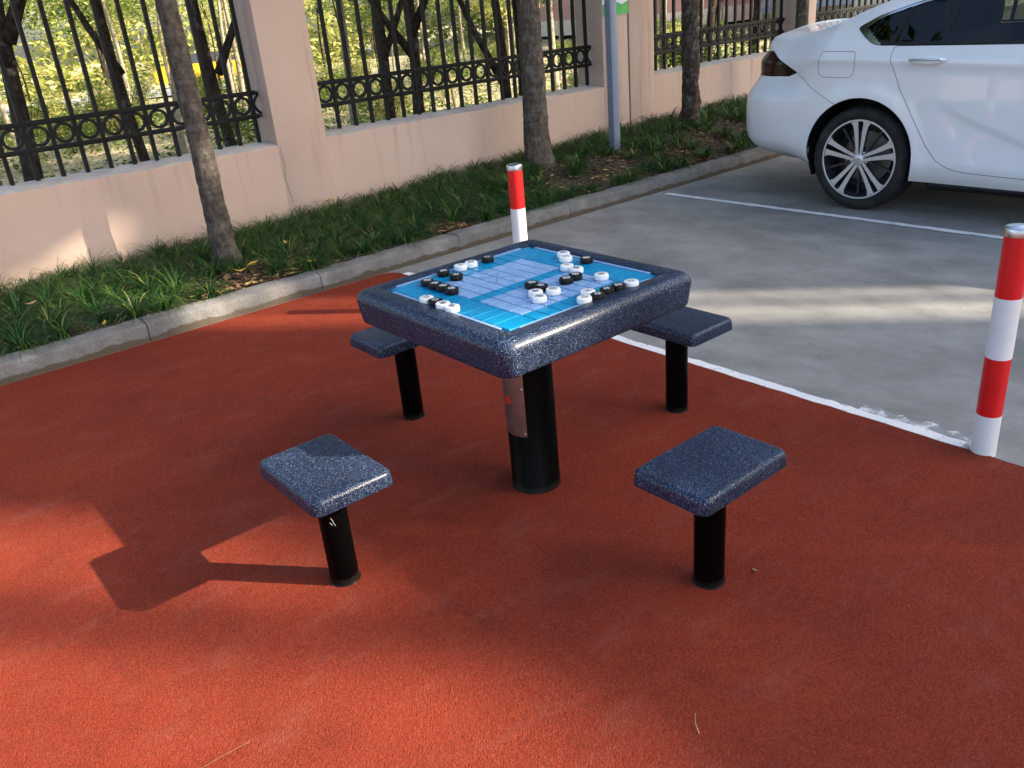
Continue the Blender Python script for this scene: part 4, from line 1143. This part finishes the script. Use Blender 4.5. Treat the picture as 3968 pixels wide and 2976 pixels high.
# near trees one can tell apart
near = [
 (1.35, 8.2, .085, 3.2, 'bark2', (.30, .05), 'thick brown leaning trunk behind the fence at the far left', [(1.45, -.9, .1, .8), (1.6, .5, 0, 1.2)]),
 (2.55, 8.6, .055, 3.4, 'bark2', (-.05, 0), 'slim dark trunk behind the left fence panel, second from the left', [(1.3, -.4, 0, 1.0)]),
 (3.25, 8.0, .060, 3.3, 'bark2', (-.12, .1), 'dark trunk close to another behind the left fence panel', [(1.2, .55, 0, 1.1)]),
 (3.55, 8.1, .038, 3.0, 'bark2', (.10, .1), 'thin dark twin trunk just left of the leaning street tree', None),
 (5.1, 9.0, .055, 3.6, 'bark3', (-.05, 0), 'pale sunlit trunk beside the nearest pink pillar', None),
 (4.75, 7.6, .058, 3.2, 'bark2', (-.06, .05), 'dark trunk just right of the nearest pink pillar', [(1.15, .6, .1, .9)]),
 (5.25, 7.9, .070, 3.3, 'bark2', (.02, .05), 'broad dark trunk behind the second fence panel, left part', [(1.1, -.7, 0, 1.0), (1.3, .6, 0, 1.1)]),
 (6.3, 7.7, .062, 3.2, 'bark2', (-.10, 0), 'slanting dark trunk behind the middle of the second fence panel', [(.7, -.45, .1, 1.4)]),
 (6.75, 8.0, .058, 3.4, 'bark2', (.03, 0), 'upright dark trunk behind the middle of the second fence panel', None),
 (8.6, 9.4, .06, 3.5, 'bark3', (.04, 0), 'pale trunk seen beyond the second street tree', None),
 (9.7, 8.3, .06, 3.3, 'bark3', (.03, 0), 'pale trunk behind the third fence panel, left end', None),
 (10.8, 8.4, .07, 3.2, 'bark2', (.10, 0), 'dark forked trunk behind the third fence panel', [(.9, .55, 0, 1.0)]),
 (11.4, 8.0, .065, 3.3, 'bark2', (-.02, 0), 'dark upright trunk behind the third fence panel, right half', None),
 (12.3, 8.3, .055, 3.3, 'bark3', (.0, 0), 'pale trunk behind the third fence panel, right end', None),
]
for a in near: park_tree(*a)
tones = ['pale', 'dark']
cnt = 0; tries = 0
while cnt < 64 and tries < 1500:
    tries += 1
    y = random.uniform(10, 28.5) if cnt % 3 else random.uniform(17, 28); x = random.uniform(.05*y, 1.35*y)
    if any(math.hypot(x-a, y-b) < 1.5 for a, b in PT): continue
    b = random.choice(['bark3', 'bark3', 'bark2'])
    park_tree(x, y, random.uniform(.028, .060), random.uniform(2.0, 3.3), b, (random.uniform(-.15, .15), 0), 'slender %s barked park tree, %s' % ('pale' if b == 'bark3' else 'dark', bay(x, y)))
    cnt += 1
# shrubs
shr = []
for k in range(3):
    o = MB()
    for _ in range(9):
        a = random.uniform(0, 6.28); q = random.uniform(0, .55); leaf_cloud(o, (q*math.cos(a), q*math.sin(a), random.uniform(.15, .75)), random.uniform(.2, .38), 230, .034, .8)
    me = o.mesh('foliage'); me.materials.append(M[('leafg', 'leafy', 'leafg')[k]]); shr.append(me)
st_me = MB()
for i in range(7): a = i*.9; st_me.tube([(0, 0, -.05), (.2*math.cos(a), .2*math.sin(a), .4), (.35*math.cos(a), .35*math.sin(a), .8)], [.012, .008, .004], 5)
st_me = st_me.mesh('stems'); st_me.materials.append(M['bark2'])
def shrub(x, y, s, k, label):
    r = empty('shrub', (x, y, parkz(x, y)*sstep(6.5, 9, y)), label, 'shrub', 'shrubs in the park'); r.scale = (s, s, s*.9); r.rotation_euler = (0, 0, random.uniform(0, 6.28))
    link('foliage', shr[k], r); link('stems', st_me, r)
for (x, y, s, lab) in ((3.0, 7.35, .45, 'low shrub right behind the left fence panel'), (4.1, 7.3, .4, 'low shrub close behind the fence left of the pink pillar'), (7.6, 7.5, .55, 'green shrub behind the second fence panel near the second street tree'),
        (8.5, 8.6, .75, 'shrub behind the right end of the second fence panel'), (7.1, 11.5, .8, 'bright shrub behind the middle of the second fence panel'), (9.3, 7.4, 1.25, 'leafy shrub at the left end of the third fence panel'), (13.5, 8.4, 1.1, 'green shrub behind the white car boot')):
    shrub(x, y, s, random.randrange(3), lab)
for i in range(88):
    y = random.uniform(11.5, 28) if i < 58 else random.uniform(20, 28.5); x = random.uniform(0, 1.3*y)
    shrub(x, y, random.uniform(.5, 1.1), random.randrange(3), 'yellow green park shrub, %s' % bay(x, y))
# undergrowth and fallen leaves on the park floor
o = MB()
for i in range(15000):
    y = 6.6+19*random.random()**1.5; x = random.uniform(-.1*y, 1.5*y)
    leaf_at(o, x, y, parkz(x, y)*sstep(6.5, 9, y)+.01, random.uniform(.02, .06), .5)
tag(o.build('park_leaf_litter', leafmat('park_litter', [(0, (.10, .07, .03)), (.4, (.28, .21, .09)), (.8, (.48, .38, .18)), (1, (.25, .30, .06))], .1, .8)), 'tan fallen leaves covering the park floor', 'leaves', kind='stuff')
o = MB()
for i in range(900):
    y = 6.7+16*random.random()**1.4; x = random.uniform(0, 1.4*y); leaf_cloud(o, (x, y, parkz(x, y)*sstep(6.5, 9, y)+.12), random.uniform(.12, .28), 22, .045, .6)
tag(o.build('undergrowth', 'leafg'), 'low green undergrowth scattered over the park floor', 'plants', kind='stuff')
# far belt of woodland closing the view
o = MB()
for i in range(1500):
    x = random.uniform(-18, 72); y = 37.5+.05*abs(x-20)+random.uniform(0, 6); z = -.3+7.5*random.random()**1.5
    leaf_cloud(o, (x, y, z), random.uniform(.8, 1.6), 75, .17, .8)
tag(o.build('far_woodland', 'leafy'), 'far belt of yellow green trees closing the view', 'woodland', kind='stuff')

# ---- vehicles seen through the trees
def far_car(x, y, rz, body, name, label, van=False):
    r = empty(name, (x, y, -.20 if x > 20 else -.30), label, 'truck' if van else 'car'); r.rotation_euler = (0, 0, rz); r.scale = (.85,)*3 if x < 20 else (1,)*3; OFF[r.name] = Vector((0, 0, 0))
    if van:
        prof = [(-2.4, .45), (-2.4, 1.5), (.9, 1.5), (1.2, 1.95), (2.2, 1.9), (2.45, 1.2), (2.5, .45)]
    else:
        prof = [(-2.2, .35), (-2.25, .8), (-1.9, .98), (-1.3, 1.02), (1.25, 1.0), (2.0, .88), (2.2, .65), (2.2, .35)]
    o = MB(); n = len(prof)
    for w_ in (-.85, .85): o.v += [(a, w_*(1 if b < 1.05 else .86), b) for a, b in prof]
    o.f = [tuple(range(n)), tuple(range(n, 2*n))[::-1]]+[(i, i+n, (i+1) % n+n, (i+1) % n) for i in range(n)]
    o.build('body', body, r, root=r)
    if not van:
        g_ = MB(); pf = [(-1.45, 1.0), (-.75, 1.40), (.6, 1.40), (1.28, .98)]
        for w_ in (-.80, .80): g_.v += [(a, w_*(1 if b < 1.05 else .82), b) for a, b in pf]
        g_.f = [(0, 1, 2, 3), (7, 6, 5, 4)]+[(i, i+4, (i+1) % 4+4, (i+1) % 4) for i in range(4)]; g_.build('greenhouse', 'win', r, root=r)
    ws = [(1.15, 1.3, 2.1, 1.8)] if van else []
    for (a, b, c, d) in ws:
        for s in (-1, 1):
            MB().add([(a, s*.87, b), (c, s*.87, b), (c-.12, s*.765, d), (a+.05, s*.765, d)], [(0, 1, 2, 3)]).build('window', 'win', r, root=r)
    if van: MB().box(-2.35, .85, -.8, .8, 1.5, 1.75).build('cargo', 'kcar', r, root=r)
    for wx in (-1.4, 1.45):
        for s in (-1, 1):
            a = MB().lathe([(0, -.1), (.3, -.1), (.32, -.05), (.32, .05), (.3, .1), (0, .1)], n=18)
            a.v = [(p[0]+wx, p[2]+s*.8, p[1]+.32) for p in a.v]; a.build('wheel', 'tyre', r, root=r)
    return r
far_car(12.6, 32.6, R(-16), 'yellow', 'yellow_car', 'bright yellow car on the pale road seen through the left fence')
far_car(26.5, 17.6, R(40), 'kcar', 'parked_car', 'black car behind the third fence panel')
far_car(29.0, 18.6, R(60), 'kcar', 'parked_car', 'dark car seen behind the pillar left of the white car roof')
# ---- pink house beyond the third panel
def house(name, x0, x1, y0, y1, h, wall, label, wins, roof=True):
    r = empty(name, ((x0+x1)/2, (y0+y1)/2, 0), label, 'building')
    MB().box(x0, x1, y0, y1, -.1, h).build('wall', wall, r)
    MB().box(x0-.05, x1+.05, y0-.05, y1+.05, -.1, .6).build('base_course', 'cream', r)
    if roof: MB().box(x0-.4, x1+.4, y0-.4, y1+.4, h, h+.3).build('roof', 'roof', r)
    for (a, b, c, d) in wins:
        w_ = MB().box(a, b, y0-.04, y0+.05, c, d).build('window', 'win', r)
        MB().box(a-.06, b+.06, y0-.09, y0-.042, c-.08, c-.005).build('sill', 'cream', w_, root=r)
    return r
house('pink_house', 31.5, 66, 27, 38, 9, 'brick', 'pink clad building beyond the third fence panel', [(33+i*3.2, 34.6+i*3.2, 2.2+j*3, 3.9+j*3) for i in range(10) for j in range(2)])
house('cream_house', 36, 58, 14.5, 24, 6, 'cream', 'cream walled house behind the white car', [(38+i*4, 39.5+i*4, 1.8, 3.2) for i in range(4)])

# ================================================================== BLOCKS TOWARDS THE SUN (added outside the frame to shade the yard)
AV = Vector((SUNH.x, SUNH.y)); UV = Vector((-SUNH.y, SUNH.x))
if UV.dot(Vector((.772, .636))) < 0: UV = -UV
TE = .561
def vh(a, A0=22.0): return (A0-a)*TE
def W(u, a, z): return (AV.x*a+UV.x*u, AV.y*a+UV.y*u, z)
def ubox(u0, u1, a0, a1, z0, z1):
    o = MB().box(u0, u1, a0, a1, z0, z1); o.v = [W(*v) for v in o.v]; return o
def block(name, u0, u1, A0, depth, prof, label, wall='bldg'):  # made-up blocks whose roof lines shape the sun patches
    """prof: roof line as (u, height)"""
    r = empty(name, (AV.x*A0, AV.y*A0, 0), label, 'building')
    n = len(prof); o = MB()
    for a in (A0, A0+depth):
        o.v += [W(u0, a, -.1)]+[W(u, a, z) for u, z in prof]+[W(u1, a, -.1)]
    m_ = n+2
    o.f = [tuple(range(m_)), tuple(range(m_, 2*m_))[::-1]]+[(i, i+m_, (i+1) % m_+m_, (i+1) % m_) for i in range(m_)]
    o.build('wall', wall, r)
    u = u0+.4; zmin = min(z for _, z in prof)
    while u+1.15 < u1:
        z = 1.0
        while z+1.6 < zmin-.4:
            ubox(u, u+1.1, A0-.03, A0+.05, z, z+1.4).build('window', 'win', r); z += 3
        u += 2.6
    return r
A1 = 26.
b1 = block('shade_block', -14, 2.12, A1, 8, [(-14, vh(.5, A1)-3), (-3, vh(.8, A1)-2), (.5, vh(.25, A1)), (1.0, vh(.12, A1)), (1.34, vh(-.15, A1)), (1.55, vh(-.50, A1)), (1.67, vh(-.74, A1)), (1.83, vh(-.95, A1)), (1.96, vh(-1.1, A1)), (2.12, vh(-1.4, A1))], 'added shade block with a sloping top edge, out of view to the right')  # unseen; roof line shaped to bound the sunlit rubber
ubox(1.55, 1.71, A1, A1+.15, vh(-.3, A1), vh(-2.6, A1)).build('shade_flue', 'steel', b1)  # invented upright, shades a thin strip of the sunlit rubber
b2 = block('shade_block', 2.13, 4.02, 22, 9, [(2.13, 19), (4.02, 19)], 'tall narrow block added to shade the yard, out of view to the right')  # unseen; added to keep the table area in shade
b3 = block('shade_block', 4.42, 12.2, 22, 8, [(4.42, vh(-4.18)), (5.05, vh(-4.18)), (5.06, vh(-6.6)), (12.2, vh(-6.6))], 'stepped block added to shade the yard and wall, out of view to the right')  # unseen; roof step shaped for the sun pool on the wall
ubox(4.40, 5.7, 22.5, 22.8, vh(-4.68, 22.5), vh(-8.2, 22.5)).build('shade_board', 'bldg', b3)  # added board, the slit beneath it lets a pool of sun through
for u in (4.6, 5.5): ubox(u, u+.06, 22.6, 22.7, vh(-4.05), vh(-4.8, 22.5)).build('shade_board_leg', 'steel', b3)  # legs made up for the added board
ubox(4.02, 4.42, 24, 24.3, vh(-4.3, 24), vh(-8, 24)).build('shade_bridge', 'bldg', b2)  # invented span that closes the top of the sun gap
q = empty('shade_mast', W(4.27, 19, 0), 'slim steel pole added to split the sun streak, out of view to the right', 'shade_mast')  # added to draw a dark line through the sun streak
MB().tube([W(4.27, 19, 0), W(4.27, 19, 16)], .05, 10).build('pole', 'steel', q)
